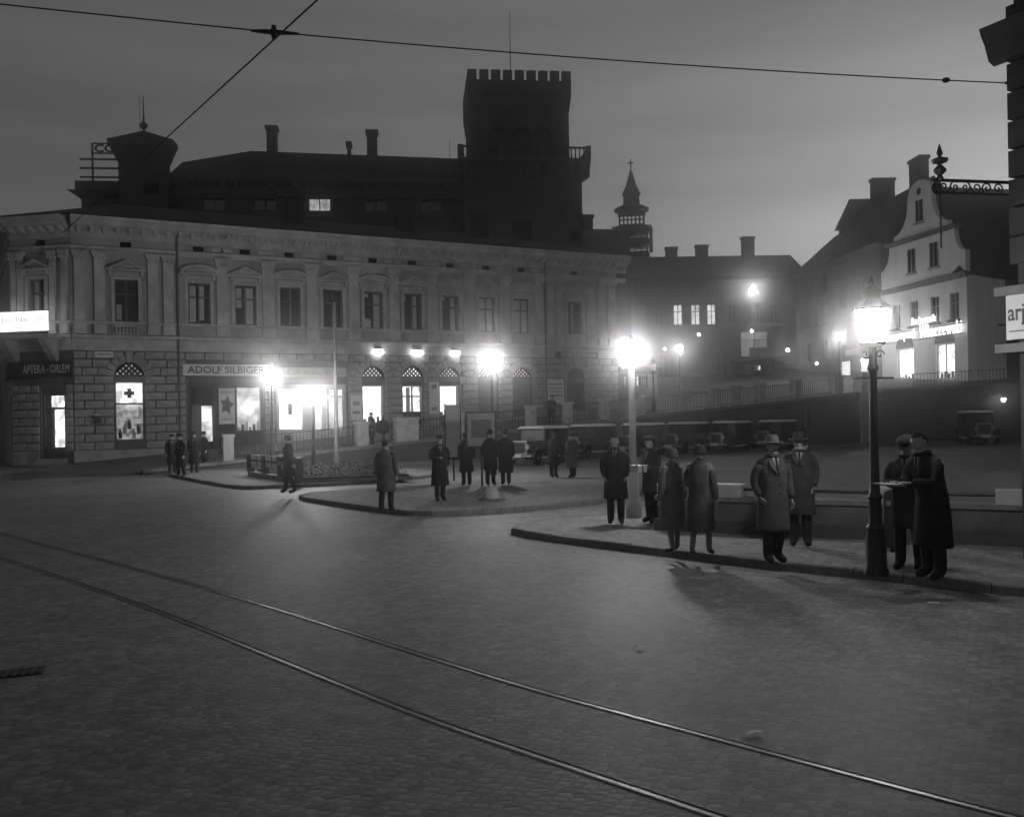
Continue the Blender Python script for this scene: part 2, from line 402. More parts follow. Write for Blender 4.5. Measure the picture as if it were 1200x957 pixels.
# drain grate at the left edge and scraps of paper
gq = gp(14, 789); dr = thing('drain_grate', 'dark iron drain grate sunk in the setts near the tram track', 'drain', gq, R(20))
MB().box(-.26, .26, -.13, .13, .003, .012).build('frame', M_iron, dr)
for i in range(7): MB().box(-.24 + i * .072, -.20 + i * .072, -.11, .11, .012, .018).build('bar', M_wood, dr)
def paper(px, py, w, l, a, lab):
    p = gp(px, py); b = MB(T(p.x, p.y, .02) @ RZ(a))
    n = 5; vs = []
    for i in range(n):
        for j in range(n): vs.append(((i / 4 - .5) * w, (j / 4 - .5) * l, .012 * noise.noise(Vector((i * .7 + px, j * .9, 1))) + .012))
    top = [(i * n + j, (i + 1) * n + j, (i + 1) * n + j + 1, i * n + j + 1) for i in range(n - 1) for j in range(n - 1)]
    b.add(vs + [(x, y, z - .002) for x, y, z in vs], top + [tuple(q + n * n for q in f[::-1]) for f in top])
    tag(b.build('paper_scrap', M_white), lab, 'paper', 'paper scraps on the setts')
paper(882, 862, .13, .07, .3, 'bright crumpled paper scrap lying on the tram rail')
paper(749, 761, .08, .07, .8, 'small pale paper scrap on the open setts beyond the track')
paper(1094, 709, .12, .05, -.3, 'dull paper scrap in the gutter below the gas lamp')

# ------------------------------------------------------------------ retaining wall with railing
WA = math.atan2(WD.y, WD.x)
rw = thing('retaining_wall', 'long dark stone retaining wall with iron railing along the rising street', 'retaining wall', (W0.x, W0.y, 0), WA)
MB().extr([(-9, -.2), (37.2, -.2), (37.2, hz(37.2, 0) - .02), (-9, .05)], -.55, 0.12).build('wall', M_retain, rw)
MB().extr([(-9, .07), (37.25, hz(37.2, 0)), (37.25, hz(37.2, 0) + .16), (-9, .22)], -.62, .2).build('coping', M_kerb, rw)
W2 = Vector((37, 59.6)); sd = (W2 - Vector((W1.x, W1.y))); sl_ = sd.length
Mseg = (T(W0.x, W0.y, 0) @ RZ(WA)).inverted() @ T(W1.x, W1.y, 0) @ RZ(math.atan2(sd.y, sd.x))
z1, z2 = W1.z, hzxy(W2.x, W2.y)
MB(Mseg).extr([(0, -.2), (sl_ * 2.2, -.2), (sl_ * 2.2, z2), (sl_, z2), (0, z1)], -.4, .2).build('wall', M_retain, rw)
MB(Mseg).extr([(.1, z1 + .02), (sl_, z2 + .02), (sl_ * 2.2, z2 + .02), (sl_ * 2.2, z2 + .18), (sl_, z2 + .18), (.1, z1 + .18)], -.48, .26).build('coping', M_kerb, rw)
def railing(Mx, a, b, zfun, root, h=.95, step=.17):
    bars = MB(Mx); n = max(2, int((b - a) / step))
    for i in range(1, n):
        x = a + (b - a) * i / n; z = zfun(x) + .16
        bars.box(x - .012, x + .012, -.22, -.20, z, z + h)
    o = bars.build('bars', M_iron, root); o['kind'] = 'stuff'
    for zz in (.12, h):
        MB(Mx).tube([(a, -.21, zfun(a) + .16 + zz), (b, -.21, zfun(b) + .16 + zz)], .022, 6).build('rail', M_iron, root)
def pier(Mx, x, z0, w, h, root, d=.5):
    b = MB(Mx); b.box(x - w / 2, x + w / 2, -.46, -.46 + d, z0, z0 + h); b.box(x - w / 2 - .05, x + w / 2 + .05, -.51, -.41 + d, z0 + h + .001, z0 + h + .12)
    b.build('pier', M_pier, root)
zk = lambda k: .74 + .0742 * k + .002
piers = [(-5.4, .45), (.9, .55), (3.2, 1.15), (6.0, .55), (10.3, .45), (12.6, .4), (15.0, .4), (17.4, .4), (20.6, .9), (22.7, .35), (24.7, .35), (26.6, .4), (29.6, .5), (33.2, .8)]
for x, w in piers: pier(None, x, zk(x) + .1, w, 1.1, rw)
for (a, wa), (b, wb) in zip(piers[:-1], piers[1:]): railing(None, a + wa / 2, b - wb / 2, zk, rw)
MB().box(35.0, 36.3, -.75, .0, -.1, zk(35.6) + 1.25).build('pier', M_pier, rw)
MB().box(34.9, 36.4, -.85, .1, zk(35.6) + 1.252, zk(35.6) + 1.42).build('pier_cap', M_pier, rw)
railing(Mseg, 2.2, sl_ * .5, lambda x: z1 + (z2 - z1) * x / sl_, rw, .9, .22)
railing(Mseg, sl_ * .5 + .2, sl_ - .3, lambda x: z1 + (z2 - z1) * x / sl_, rw, .9, .22)

# ------------------------------------------------------------------ facade tools
def arch_pts(xc, zs, r, n=10, a0=0, a1=math.pi): return [(xc + r * math.cos(a0 + (a1 - a0) * i / n), zs + r * math.sin(a0 + (a1 - a0) * i / n)) for i in range(n + 1)]
def wall(b, x0, x1, z0, z1, ops, depth=.32, y=0.0):
    """front sheet with openings (xa, xb, za, zb, arched) and their reveals"""
    xs = sorted({x0, x1, *[o[0] for o in ops], *[o[1] for o in ops]}); zs = sorted({z0, z1, *[o[2] for o in ops], *[o[3] for o in ops]})
    xs = [x for x in xs if x0 <= x <= x1]; zs = [z for z in zs if z0 <= z <= z1]
    for i in range(len(xs) - 1):
        for j in range(len(zs) - 1):
            cx, cz = (xs[i] + xs[i + 1]) / 2, (zs[j] + zs[j + 1]) / 2
            if any(o[0] < cx < o[1] and o[2] < cz < o[3] for o in ops): continue
            b.add([(xs[i], y, zs[j]), (xs[i + 1], y, zs[j]), (xs[i + 1], y, zs[j + 1]), (xs[i], y, zs[j + 1])], [(0, 1, 2, 3)])
    for o in ops:
        xa, xb, za, zb = o[:4]
        if len(o) > 4 and o[4]:
            r = (xb - xa) / 2; zsp = zb - r; xc = (xa + xb) / 2; p = arch_pts(xc, zsp, r, 12)
            n = len(p)
            for i in range(n - 1):
                (ax, az), (bx, bz) = p[i], p[i + 1]
                b.add([(ax, y, az), (bx, y, bz), (bx, y, zb), (ax, y, zb)], [(0, 1, 2, 3)])
                b.add([(ax, y, az), (bx, y, bz), (bx, y + depth, bz), (ax, y + depth, az)], [(0, 1, 2, 3)])
            zt = zsp
        else:
            zt = zb; b.add([(xa, y, zb), (xb, y, zb), (xb, y + depth, zb), (xa, y + depth, zb)], [(0, 1, 2, 3)])
        b.add([(xa, y, za), (xa, y, zt), (xa, y + depth, zt), (xa, y + depth, za)], [(0, 1, 2, 3)])
        b.add([(xb, y, za), (xb, y, zt), (xb, y + depth, zt), (xb, y + depth, za)], [(0, 1, 2, 3)])
        b.add([(xa, y, za), (xb, y, za), (xb, y + depth, za), (xa, y + depth, za)], [(0, 1, 2, 3)])
def casement(Mx, xa, xb, za, zb, root, fm, y=.2, transom=.66, lit=None, blind=(), name='window', mull=True, gl=None):
    b = MB(Mx); w = .07
    b.box(xa, xa + w, y, y + .08, za, zb); b.box(xb - w, xb, y, y + .08, za, zb)
    b.box(xa + w, xb - w, y, y + .08, za, za + w); b.box(xa + w, xb - w, y, y + .08, zb - w, zb)
    xc = (xa + xb) / 2
    if mull: b.box(xc - .045, xc + .045, y - .02, y + .06, za + w, zb - w)
    if transom: zt = za + (zb - za) * transom; b.box(xa + w, xb - w, y - .012, y + .07, zt - .045, zt + .045)
    o = b.build(name, fm, root)
    MB(Mx).box(xa + w, xb - w, y + .085, y + .09, za + w, zb - w).build('pane', gl or M_glass, o)
    if lit: MB(Mx).box(xa - .02, xb + .02, y + .5, y + .52, za - .02, zb + .02).build('lit_room', lit, o)
    else: MB(Mx).box(xa - .02, xb + .02, y + .35, y + .37, za - .02, zb + .02).build('dark_room', M_dark, o)
    for (u0, u1, v0, v1) in blind:
        MB(Mx).box(xa + (xb - xa) * u0, xa + (xb - xa) * u1, y + .14, y + .15, za + (zb - za) * v0, za + (zb - za) * v1).build('blind', M_blind, o)
    return o
BLOCK = None
def block_mesh():
    b = MB(); e = .03
    b.add([(-.5, 0, -.5), (.5, 0, -.5), (.5, 0, .5), (-.5, 0, .5), (-.5 + e, -1, -.5 + e * 2), (.5 - e, -1, -.5 + e * 2), (.5 - e, -1, .5 - e * 2), (-.5 + e, -1, .5 - e * 2)],
          [(4, 5, 6, 7), (0, 1, 5, 4), (1, 2, 6, 5), (2, 3, 7, 6), (3, 0, 4, 7)])
    return b.mesh('rusticated_block', M_stone)
BLOCK = block_mesh()
def rustic(Mx, x0, x1, z0, z1, ops, root, course=.42, L0=1.0, off=.08, y=0.0, base=None):
    """single stones in courses, cut around openings"""
    nz_ = int((z1 - z0) / course + .5); hgt = (z1 - z0) / nz_
    Mx = Mx or Matrix()
    for j in range(nz_):
        za = z0 + j * hgt; zc = za + hgt / 2
        free = [(x0, x1)]
        for o in ops:
            if len(o) == 3:
                dz_ = zc - o[1]
                if dz_ < 0 or abs(dz_) >= o[2]: continue
                hw_ = math.sqrt(o[2] ** 2 - dz_ ** 2); o = (o[0] - hw_, o[0] + hw_)
            elif za + hgt <= o[2] + .02 or za >= o[3] - .02: continue
            free2 = []
            for a, b_ in free:
                if o[1] <= a or o[0] >= b_: free2.append((a, b_)); continue
                if o[0] > a: free2.append((a, o[0]))
                if o[1] < b_: free2.append((o[1], b_))
            free = free2
        for a, b_ in free:
            if b_ - a < .12: continue
            n = max(1, int((b_ - a) / L0 + .5)); cuts = [a + (b_ - a) * i / n for i in range(n + 1)]
            if n > 1 and j % 2:
                st = (b_ - a) / n; cuts = [a] + [a + st * (i + .5) for i in range(n)] + [b_]
            for p, q in zip(cuts[:-1], cuts[1:]):
                if base and za + hgt < base((p + q) / 2) - .1: continue
                o = link('rusticated_block', BLOCK, root)
                o.matrix_local = Mx @ T((p + q) / 2, y, zc) @ Matrix.Diagonal((q - p - .05, off * random.uniform(.7, 1.3), hgt - .05, 1))
def voussoirs(Mx, xc, zs, r, root, n=9, w=.42, off=.075, y=0.0):
    for i in range(n):
        a0 = math.pi * i / n + .025; a1 = math.pi * (i + 1) / n - .025; key = (i == n // 2)
        ro = r + w * (1.35 if key else 1.0); yo = -off * (1.9 if key else 1.0)
        pts = [((r + .02) * math.cos(a), (r + .02) * math.sin(a)) for a in (a0, (a0 + a1) / 2, a1)] + [(ro * math.cos(a), ro * math.sin(a)) for a in (a1, (a0 + a1) / 2, a0)]
        MB(Mx).extr([(xc + x, zs + z) for x, z in pts], y + yo, y + .01).build('keystone' if key else 'voussoir', M_stone, root)
def lattice(Mx, xc, zs, r, root, y=.2, n=3.4, back=None):
    o = MB(Mx); 
    ring = arch_pts(xc, zs, r, 12)
    for (ax, az), (bx, bz) in zip(ring[:-1], ring[1:]):
        o.tube([(ax, y, az), (bx, y, bz)], .035, 4)
    o.tube([(xc - r, y, zs), (xc + r, y, zs)], .04, 4)
    st = r * 2 / n
    for sg in (-1, 1):
        for i in range(-5, 6):
            c0 = i * st * .7
            pts = []
            for t in [k * .02 for k in range(-100, 101)]:
                x = t; z = sg * t + c0
                if z >= 0 and x * x + z * z <= r * r: pts.append((x, z))
            if len(pts) > 4:
                o.tube([(xc + pts[0][0], y + .02, zs + pts[0][1]), (xc + pts[-1][0], y + .02, zs + pts[-1][1])], .048, 4)
    q = o.build('lattice_lunette', M_iron, root)
    MB(Mx).extr(arch_pts(xc, zs, r, 12), y + .12, y + .14).build('lunette_back', back or E_lattice, q)
    return q

# ------------------------------------------------------------------ the main building on the square
A = at(85, 400, 45); FA = R(26.2)
mbd = thing('corner_building', 'two-storey corner building with pilasters, bracketed cornice and rusticated shop floor', 'building', (A.x, A.y, 0), FA)
LEN = 32.4
base_z = lambda t: .15 + .075 * t
Ms_ = RZ(R(-10.3) - FA) ; CW = 3.45
Mch = Ms_ @ T(-CW, 0, 0)          # chamfered corner: local x 0..CW ends at the main corner
bp = Mch @ Vector((0, 0, 0))
Mth = T(bp.x, bp.y, 0) @ RZ(R(-58) - FA) @ T(-14, 0, 0)   # third side, running off to the left
bays = [6.09 + 2.405 * i for i in range(9)]
wins = [2.53] + bays + [29.2]
WW = .56
up = [(x - WW, x + WW, 7.48, 9.62, False) for x in wins]
vents = [(x - .27, x + .27, 11.30, 11.58, False) for x in wins]
AR = .64
arches = [(2.6, .7), (15.6, AR), (18.03, AR), (20.38, AR), (22.95, AR), (25.3, AR), (29.15, AR)]
gops = [(x - r, x + r, (1.35 if i == 0 else base_z(x) + (.7 if i in (1, 3) else .35)), 4.66 + r, True) for i, (x, r) in enumerate(arches)]
shop1 = (5.45, 9.35, .75, 4.35, False); shop2 = (10.05, 14.0, .9, 4.25, False)
b = MB(); wall(b, 0, LEN, -.4, 5.96, gops + [shop1, shop2], .3); b.build('wall', M_joint, mbd)
b = MB(); wall(b, 0, LEN, 5.96, 12.0, up + vents, .3)
b.add([(LEN, 0, -.4), (LEN, 14, -.4), (LEN, 14, 12), (LEN, 0, 12)], [(0, 1, 2, 3)])
b.add([(LEN, 14, -.4), (-6, 14, -.4), (-6, 14, 12), (LEN, 14, 12)], [(0, 1, 2, 3)])
b.build('wall', M_plaster, mbd)
b = MB(Mch); chw = [(1.0, 2.0, 7.48, 9.62, False), (1.4, 2.0, 11.30, 11.58, False), (1.62, 2.98, .55, 4.0, False)]
wall(b, 0, CW, -.4, 5.96, chw[2:], .3); b.build('wall', M_joint, mbd); b = MB(Mch); wall(b, 0, CW, 5.96, 12.0, chw[:2], .3); b.build('wall', M_plaster, mbd)
b = MB(Mth); wall(b, 0, 14, -.4, 12.0, [(12.2, 13.2, .8, 3.8, False)], .3); b.build('wall', M_plaster, mbd)
MB().box(.4, LEN - .05, 1.3, 1.35, -.4, 11.95).build('partition', M_dark, mbd)
MB(Mch).box(-.5, CW, 1.1, 1.15, -.4, 11.95).build('partition', M_dark, mbd)
# stones of the shop floor
rops = [(x, 4.66, r + .40) for x, r in arches] + [(x - r - .03, x + r + .03, 0, 4.66) for x, r in arches]
rops += [(shop1[0] - .1, shop1[1] + .1, 0, 5.5), (shop2[0] - .1, shop2[1] + .1, 0, 5.5)]
rustic(None, .02, LEN, .9, 5.94, rops, mbd, base=base_z)
rustic(Mch, .0, CW - .02, .9, 5.94, [(1.55, 3.05, .4, 4.65), (0, CW, 4.6, 5.55)], mbd)
MB().prof([(-.10, -.3), (.0, -.3), (.0, .9), (-.07, .9)], -.02, 5.3).build('plinth', M_stone, mbd)
MB(Mch).prof([(-.10, -.3), (.0, -.3), (.0, .9), (-.07, .9)], 0, 1.5).build('plinth', M_stone, mbd)
for x, r in arches: voussoirs(None, x, 4.66, r, mbd)
# belt, sill band, architrave, cornice on the three sides
def bands(Mx, x0, x1):
    MB(Mx).prof([(0.004, 5.97), (-.06, 5.97), (-.06, 6.52), (-.16, 6.60), (-.20, 6.68), (-.20, 6.74), (0.004, 6.80)], x0, x1).build('belt_course', M_trim, mbd)
    MB(Mx).prof([(0.004, 7.30), (-.06, 7.30), (-.12, 7.36), (-.12, 7.44), (0.004, 7.46)], x0, x1).build('sill_band', M_trim, mbd)
    MB(Mx).prof([(0.004, 10.98), (-.05, 10.98), (-.05, 11.10), (-.09, 11.10), (-.14, 11.2), (-.14, 11.25), (0.004, 11.27)], x0, x1).build('architrave', M_trim, mbd)
    MB(Mx).prof([(0.004, 11.62), (-.08, 11.66), (-.08, 11.72), (-.12, 11.74), (-.12, 12.02), (-.14, 12.04), (-.62, 12.22), (-.68, 12.30), (-.68, 12.42), (-.80, 12.52), (-.84, 12.64), (-.1, 12.66), (0.004, 12.5)], x0, x1).build('cornice', M_trim, mbd)
bands(None, -.02, LEN + .7); bands(Mch, .04, CW - .02); bands(Mth, 0, 13.96)
BR = MB().prof([(.0, -.16), (-.10, -.16), (-.2, -.08), (-.44, .03), (-.44, .12), (0, .12)], -.09, .09).mesh('cornice_bracket', M_trim)
for Mx, x0, x1, n in ((Matrix(), .35, LEN - .2, 54), (Mch, .35, CW - .35, 6)):
    for i in range(n):
        o = link('cornice_bracket', BR, mbd); o.matrix_local = Mx @ T(x0 + (x1 - x0) * i / (n - 1), -.125, 12.05)
# pilasters
def pilaster(Mx, x, w=.62, y=-.0):
    b = MB(Mx); b.box(x - w / 2, x + w / 2, y - .16, y + .004, 7.46, 10.55); b.box(x - w / 2 - .05, x + w / 2 + .05, y - .19, y + .004, 6.80, 7.30)
    o = b.build('pilaster', M_trim, mbd)
    c = MB(Mx); c.taper(x - w / 2, x + w / 2, y - .17, y, 10.56, x - w / 2 - .1, x + w / 2 + .1, y - .26, y, 10.86); c.box(x - w / 2 - .12, x + w / 2 + .12, y - .28, y, 10.862, 10.975)
    for q in (-.2, 0, .2): c.ball((x + q, y - .22, 10.66), .07, 6, 4)
    c.build('capital', M_trim, o)
for x in (.36, 1.28, 3.80, 4.55): pilaster(None, x, .5)
for i in range(8): pilaster(None, bays[i] + 1.2025)
for x in (26.55, 27.35, 28.0, 30.35, 31.2, 31.95): pilaster(None, x, .5)
for x in (.25, .62, 2.45, 3.1): pilaster(Mch, x, .3)
# windows of the upper floor
blinds = [((.08, .3, .05, .42),), ((.1, .38, .05, .95), (.55, .75, .1, .95)), ((.1, .35, .45, .95), (.55, .9, .0, .95)), ((.52, .6, 0, 1),), (), ((.05, .42, .0, .28), (.05, .3, .86, .96), (.55, .9, 0, .95)), ((.5, .8, 0, .95), (.1, .2, .8, .95)), ((.5, .85, .0, .95), (.1, .3, .88, .96)), ((.05, .95, .0, .97),), ((.05, .95, .0, .97),), ((.42, .6, 0, .95),)]
def surround(Mx, x, tri, hw=WW):
    b = MB(Mx); w = .16
    b.box(x - hw - w, x - hw, -.06, .004, 7.47, 9.78); b.box(x + hw, x + hw + w, -.06, .004, 7.47, 9.78); b.box(x - hw, x + hw, -.06, .004, 9.62, 9.78)
    b.box(x - hw - .05, x + hw + .05, -.03, .004, 9.80, 10.02)
    o = b.build('window_surround', M_trim, mbd)
    p = MB(Mx); W_ = hw + .42
    p.box(x - W_, x + W_, -.30, .004, 10.04, 10.13)
    if tri:
        p.extr([(x - W_, 10.132), (x + W_, 10.132), (x, 10.56)], -.10, .0); p.extr([(x - W_, 10.135), (x - W_ + .2, 10.135), (x, 10.46), (x + W_ - .2, 10.135), (x + W_, 10.135), (x, 10.62)], -.28, -.102)
    else:
        o_ = [(x + W_ * math.cos(a), 10.135 + .44 * math.sin(a)) for a in [math.pi * i / 10 for i in range(11)]]
        i_ = [(x + (W_ - .16) * math.cos(a), 10.135 + .31 * math.sin(a)) for a in [math.pi * i / 10 for i in range(11)]]
        p.extr(o_, -.10, 0.0)
        for k in range(10): p.extr([o_[k], o_[k + 1], i_[k + 1], i_[k]], -.28, -.102)
    p.build('pediment', M_trim, o)
    for sg in (-1, 1): MB(Mx).prof([(0, 9.8), (-.08, 9.8), (-.2, 9.95), (-.24, 10.035), (0, 10.035)], x + sg * (hw + .2) - .08, x + sg * (hw + .2) + .08).build('console', M_trim, o)
for i, x in enumerate(wins):
    casement(None, x - WW, x + WW, 7.48, 9.62, mbd, M_frame, blind=blinds[i])
    surround(None, x, i % 2 == 0)
    MB().box(x - .27, x + .27, .2, .22, 11.28, 11.6).build('attic_vent', M_dark, mbd)
    b = MB()
    if i in (0, 10):
        bal = b; bal.box(x - WW - .1, x + WW + .1, -.16, -.10, 7.2, 7.28); bal.box(x - WW - .1, x + WW + .1, -.16, -.10, 6.80, 6.86)
        for k in range(7): bal.box(x - .5 + k * .166 - .04, x - .5 + k * .166 + .04, -.15, -.11, 6.862, 7.198)
        bal.build('balustrade', M_trim, mbd)
    else:
        b.box(x - WW - .08, x + WW + .08, -.05, .004, 6.86, 7.24); b.build('apron_panel', M_plaster, mbd)
    for sg in (-1, 1): MB().box(x + sg * 1.0 - .28, x + sg * 1.0 + .28, -.03, .004, 11.34, 11.55).build('frieze_panel', M_trim, mbd) if 0 < i < 10 else None
casement(Mch, 1.0, 2.0, 7.48, 9.62, mbd, M_frame, blind=((.08, .42, 0, .97), (.6, .85, 0, .97)))
surround(Mch, 1.5, True, .5)
MB(Mch).box(1.4, 2.0, .2, .22, 11.28, 11.6).build('attic_vent', M_dark, mbd)
# downpipes
for x in (5.0, 26.95):
    MB().tube([(x, -.2, 12.0), (x, -.12, 11.4), (x, -.12, base_z(x))], .06, 8).build('downpipe', mat('zinc_pipe', .14, .6, .3, 3), mbd)
# roof with chimneys
e = -.75; zr = 12.68
l1 = Mch @ Vector((0, e, 0)); l2 = Ms_ @ Vector((0, e, 0)); l0 = Mth @ Vector((0, e, 0))
rv = [(l0.x, l0.y, zr), (l1.x - .3, l1.y, zr), (-.25, e - .12, zr), (LEN + .72, e, zr), (LEN + .72, 14.7, zr), (l0.x, 14.7, zr), (2.5, 6.8, 15.0), (LEN - 6.5, 6.8, 15.0)]
MB().add(rv, [(0, 1, 6), (1, 2, 6), (2, 3, 7, 6), (3, 4, 7), (4, 5, 6, 7), (5, 0, 6), (0, 5, 4, 3, 2, 1)]).build('roof', M_roof, mbd)
for x, y, w, z in ((12.0, 4.2, 1.3, 15.6), (19.2, 4.4, .95, 15.5), (24.3, 4.0, 1.0, 15.6)):
    c = MB(); c.box(x - w / 2, x + w / 2, y - .4, y + .4, 13.2, z); c.box(x - w / 2 - .09, x + w / 2 + .09, y - .48, y + .48, z + .001, z + .2)
    c.build('chimney', M_roof, mbd)
# arched ground-floor bays
for i, (x, r) in enumerate(arches):
    zb = gops[i][2]
    if i < 6: lattice(None, x, 4.66, r - .03, mbd, y=.16, back=(emis('lunette_dim', .12, .5, 2) if i == 0 else E_lattice if i not in (2, 4) else emis('lunette_bright', .8, .5, 2)))
    MB().box(x - r, x + r, .08, .24, 4.44, 4.66).build('transom_beam', M_frame, mbd)
    if i == 0:
        o = casement(None, x - r, x + r, zb, 4.42, mbd, M_frame, lit=emis('pharmacy_dim', .16, .9, 4), transom=.62, mull=False, name='shop_window', gl=M_glass2)
        MB().box(x - r + .08, x + r - .08, .31, .33, 3.3, 4.3).build('lit_panel', E_shop, o)
        cr = MB(); cr.box(x - .1, x + .1, .285, .305, 3.55, 4.05); cr.box(x - .25, x + .25, .288, .306, 3.7, 3.9); cr.build('cross_emblem', M_ink, o)
        for k in range(5): MB().lathe([(.08, 0), (.1, .3), (.04, .4), (.04, .5)], 8, (x - .45 + k * .22, .5, zb + .1 + .25 * (k % 3))).build('display_jar', M_white if k % 2 else M_frame, o)
    elif i in (1, 3):
        o = casement(None, x - r, x + r, zb, 4.2, mbd, M_framew, lit=E_shop_hot, transom=None, mull=False, name='shop_window', gl=M_glass2)
        for k in range(4): MB().box(x - .45 + k * .26, x - .3 + k * .26, .42, .56, zb + .05, zb + .25 + .12 * (k % 2)).build('display_item', M_frame, o)
    elif i == 2:
        o = casement(None, x - r, x + r, zb + .02, 4.2, mbd, M_framew, lit=E_shop, transom=.72, name='shop_door', gl=M_glass2)
        MB().box(x - r + .06, x + r - .06, .16, .26, zb + .02, zb + .8).build('kick_panel', M_wood, o)
        MB().box(x - .3, x - .05, .42, .44, zb + .3, 4.1).build('curtain', M_blind, o)
    elif i in (4, 5):
        o = MB().box(x - r + .02, x + r - .02, .18, .26, zb, 4.43).build('roller_shutter', M_frame, mbd)
        sl = MB()
        for k in range(int((4.4 - zb) / .14)): sl.box(x - r + .04, x + r - .04, .15, .18, zb + .03 + k * .14, zb + .13 + k * .14)
        sl.build('shutter_slats', M_frame, o)['kind'] = 'stuff'
    else:
        o = MB().extr([(x - r + .01, zb), (x + r - .01, zb)] + arch_pts(x, 4.66, r - .01, 12), .2, .28).build('arched_door', M_wood, mbd)
        for sg in (-1, 1):
            for za_, zz_ in ((zb + .15, zb + .9), (zb + 1.0, 4.1)): MB().box(x + sg * .31 - .2, x + sg * .31 + .2, .17, .2, za_, zz_).build('door_panel', M_wood, o)
# steps under the raised doors
for i in (2, 4, 5, 6):
    x, r = arches[i]; zb = gops[i][2]
    for k in range(2): MB().box(x - r - .15, x + r + .15, -.75 + k * .35, -.08, base_z(x) - .3, zb - .30 + k * .16).build('door_step', M_stone, mbd)
# row of lamps over the lattice shops
for x in (15.87, 18.27, 20.68):
    w = .62 if x != 18.27 else .72
    o = MB().box(x - w / 2 + .1, x + w / 2 - .1, -.3, -.06, 6.30, 6.38).build('lamp_bracket', M_iron, mbd)
    MB().extr([(x - w / 2, 6.1), (x - w / 2 + .12, 5.94), (x + w / 2 - .12, 5.94), (x + w / 2, 6.1), (x + w / 2 - .12, 6.26), (x - w / 2 + .12, 6.26)], -.34, -.14).build('sign_lamp', E_lamp_row, o)
# shop front 1 (door, poster, show window) and shop front 2, built into the building
o = MB(); o.box(5.45, 9.35, .02, .12, 4.1, 4.35); o.box(5.45, 5.6, .02, .14, .75, 4.1); o.box(6.72, 6.9, .02, .14, .75, 4.1); o.box(9.22, 9.35, .02, .14, .75, 4.1); o.box(6.9, 9.22, .02, .12, .75, 1.72); o.box(7.85, 7.95, .02, .12, 1.72, 4.1)
sf1 = o.build('shop_front', M_wood, mbd)
MB().box(5.45, 9.4, .34, .36, .75, 4.35).build('back_board', M_dark, sf1)
MB().box(5.62, 6.7, .2, .22, 3.2, 4.08).build('transom_pane', M_dark, sf1)
MB().box(6.1, 6.68, .28, .3, 1.2, 3.1).build('lit_doorway', E_shop_dim, sf1)
MB().box(6.18, 6.62, .262, .276, 2.3, 2.95).build('lit_glimpse', E_shop, sf1)
o = MB(); o.box(5.62, 6.08, .1, .18, .8, 3.15); o.box(6.05, 6.12, .09, .19, .8, 3.15); o.build('door_leaf', M_frame, sf1)
o = MB(); o.box(7.96, 9.2, .3, .335, 1.74, 4.08); o.build('lit_backdrop', E_shop_dim, sf1)
MB().ball((8.55, .22, 2.95), .1, 10, 6).build('window_lamp', emis('window_lamp_glow', 30), sf1)
for k in range(6): MB().box(8.0 + k * .2, 8.14 + k * .2, .18, .3, 1.74, 1.95 + .13 * ((k * 7) % 3)).build('display_item', (M_white, M_frame, M_blind)[k % 3], sf1)
MB().box(7.95, 9.22, .05, .06, 1.73, 4.1).build('pane', M_glass2, sf1)
o = MB(); o.box(5.45, 5.45 + 3.95, 0, .1, 0, .1)
o = MB(); o.box(10.05, 14.0, .02, .12, 4.0, 4.25); o.box(10.05, 10.2, .02, .14, .9, 4.0); o.box(11.5, 12.2, .02, .14, .9, 4.0); o.box(13.85, 14.0, .02, .14, .9, 4.0); o.box(10.2, 11.5, .02, .12, .9, 1.75); o.box(12.9, 13.0, .02, .14, .9, 4.0); o.box(13.4, 13.46, .02, .14, 1.0, 4.0); o.box(12.2, 13.85, .02, .12, 3.5, 3.6); o.box(12.2, 13.85, .03, .13, .9, 1.7)
sf2 = o.build('shop_front', M_framew, mbd)
MB().box(10.1, 13.95, .34, .36, .9, 4.2).build('back_board', M_dark, sf2)
MB().box(10.2, 11.5, .27, .3, 1.76, 3.98).build('lit_backdrop', E_shop_hot, sf2)
MB().box(10.72, 10.96, .2, .24, 2.55, 3.2).build('display_picture', M_frame, sf2)
MB().box(12.22, 13.83, .27, .3, 1.6, 3.98).build('lit_backdrop', E_shop_dim, sf2)
MB().box(12.6, 12.88, .22, .25, 1.7, 3.45).build('curtain', M_white, sf2)
MB().box(10.2, 11.5, .06, .07, 1.76, 3.98).build('pane', M_glass2, sf2)
MB().box(9.55, 9.95, -.06, -.03, 2.3, 3.0).build('show_case', M_frame, mbd)

# signs (each its own thing)
FM = T(A.x, A.y, 0) @ RZ(FA)
def board(name, lab, cat, t, z, y=-.1, Mx=None):
    M_ = FM if Mx is None else FM @ Mx
    p = M_ @ Vector((t, y, z)); ang = M_.to_euler().z
    return thing(name, lab, cat, p, ang)
s = board('shop_sign', 'long cream sign board lettered ADOLF SILBIGER over a shop', 'sign', 5.2, 4.7, -.08)
MB().box(0, 4.5, -.05, .06, 0, .62).build('board', M_cream, s)
fr = MB(); fr.box(-.05, 4.55, -.07, .06, -.05, -.002); fr.box(-.05, 4.55, -.07, .06, .622, .67); fr.build('frame', M_wood, s)
text('lettering', 'ADOLF SILBIGER', T(.22, -.051, .13), 4.0, .38, M_ink, s, .006, .015)
s = board('shop_sign', 'greyish sign board with faded script over the bright shop window', 'sign', 10.35, 4.68, -.08)
MB().box(0, 3.65, -.05, .06, 0, .5).build('board', mat('sign_board_grey', .4, .7, .15, 3), s)
text('lettering', 'Cukiernia-Wina', T(.3, -.051, .1), 3.1, .32, mat('faded_lettering', .2, .7, .2, 4), s, .005)
s = board('advertising_poster', 'tall poster with a dark star beside the shop door', 'poster', 7.0, 2.12, -.03)
MB().box(0, .82, 0, .03, 0, 1.92).build('sheet', M_cream, s)
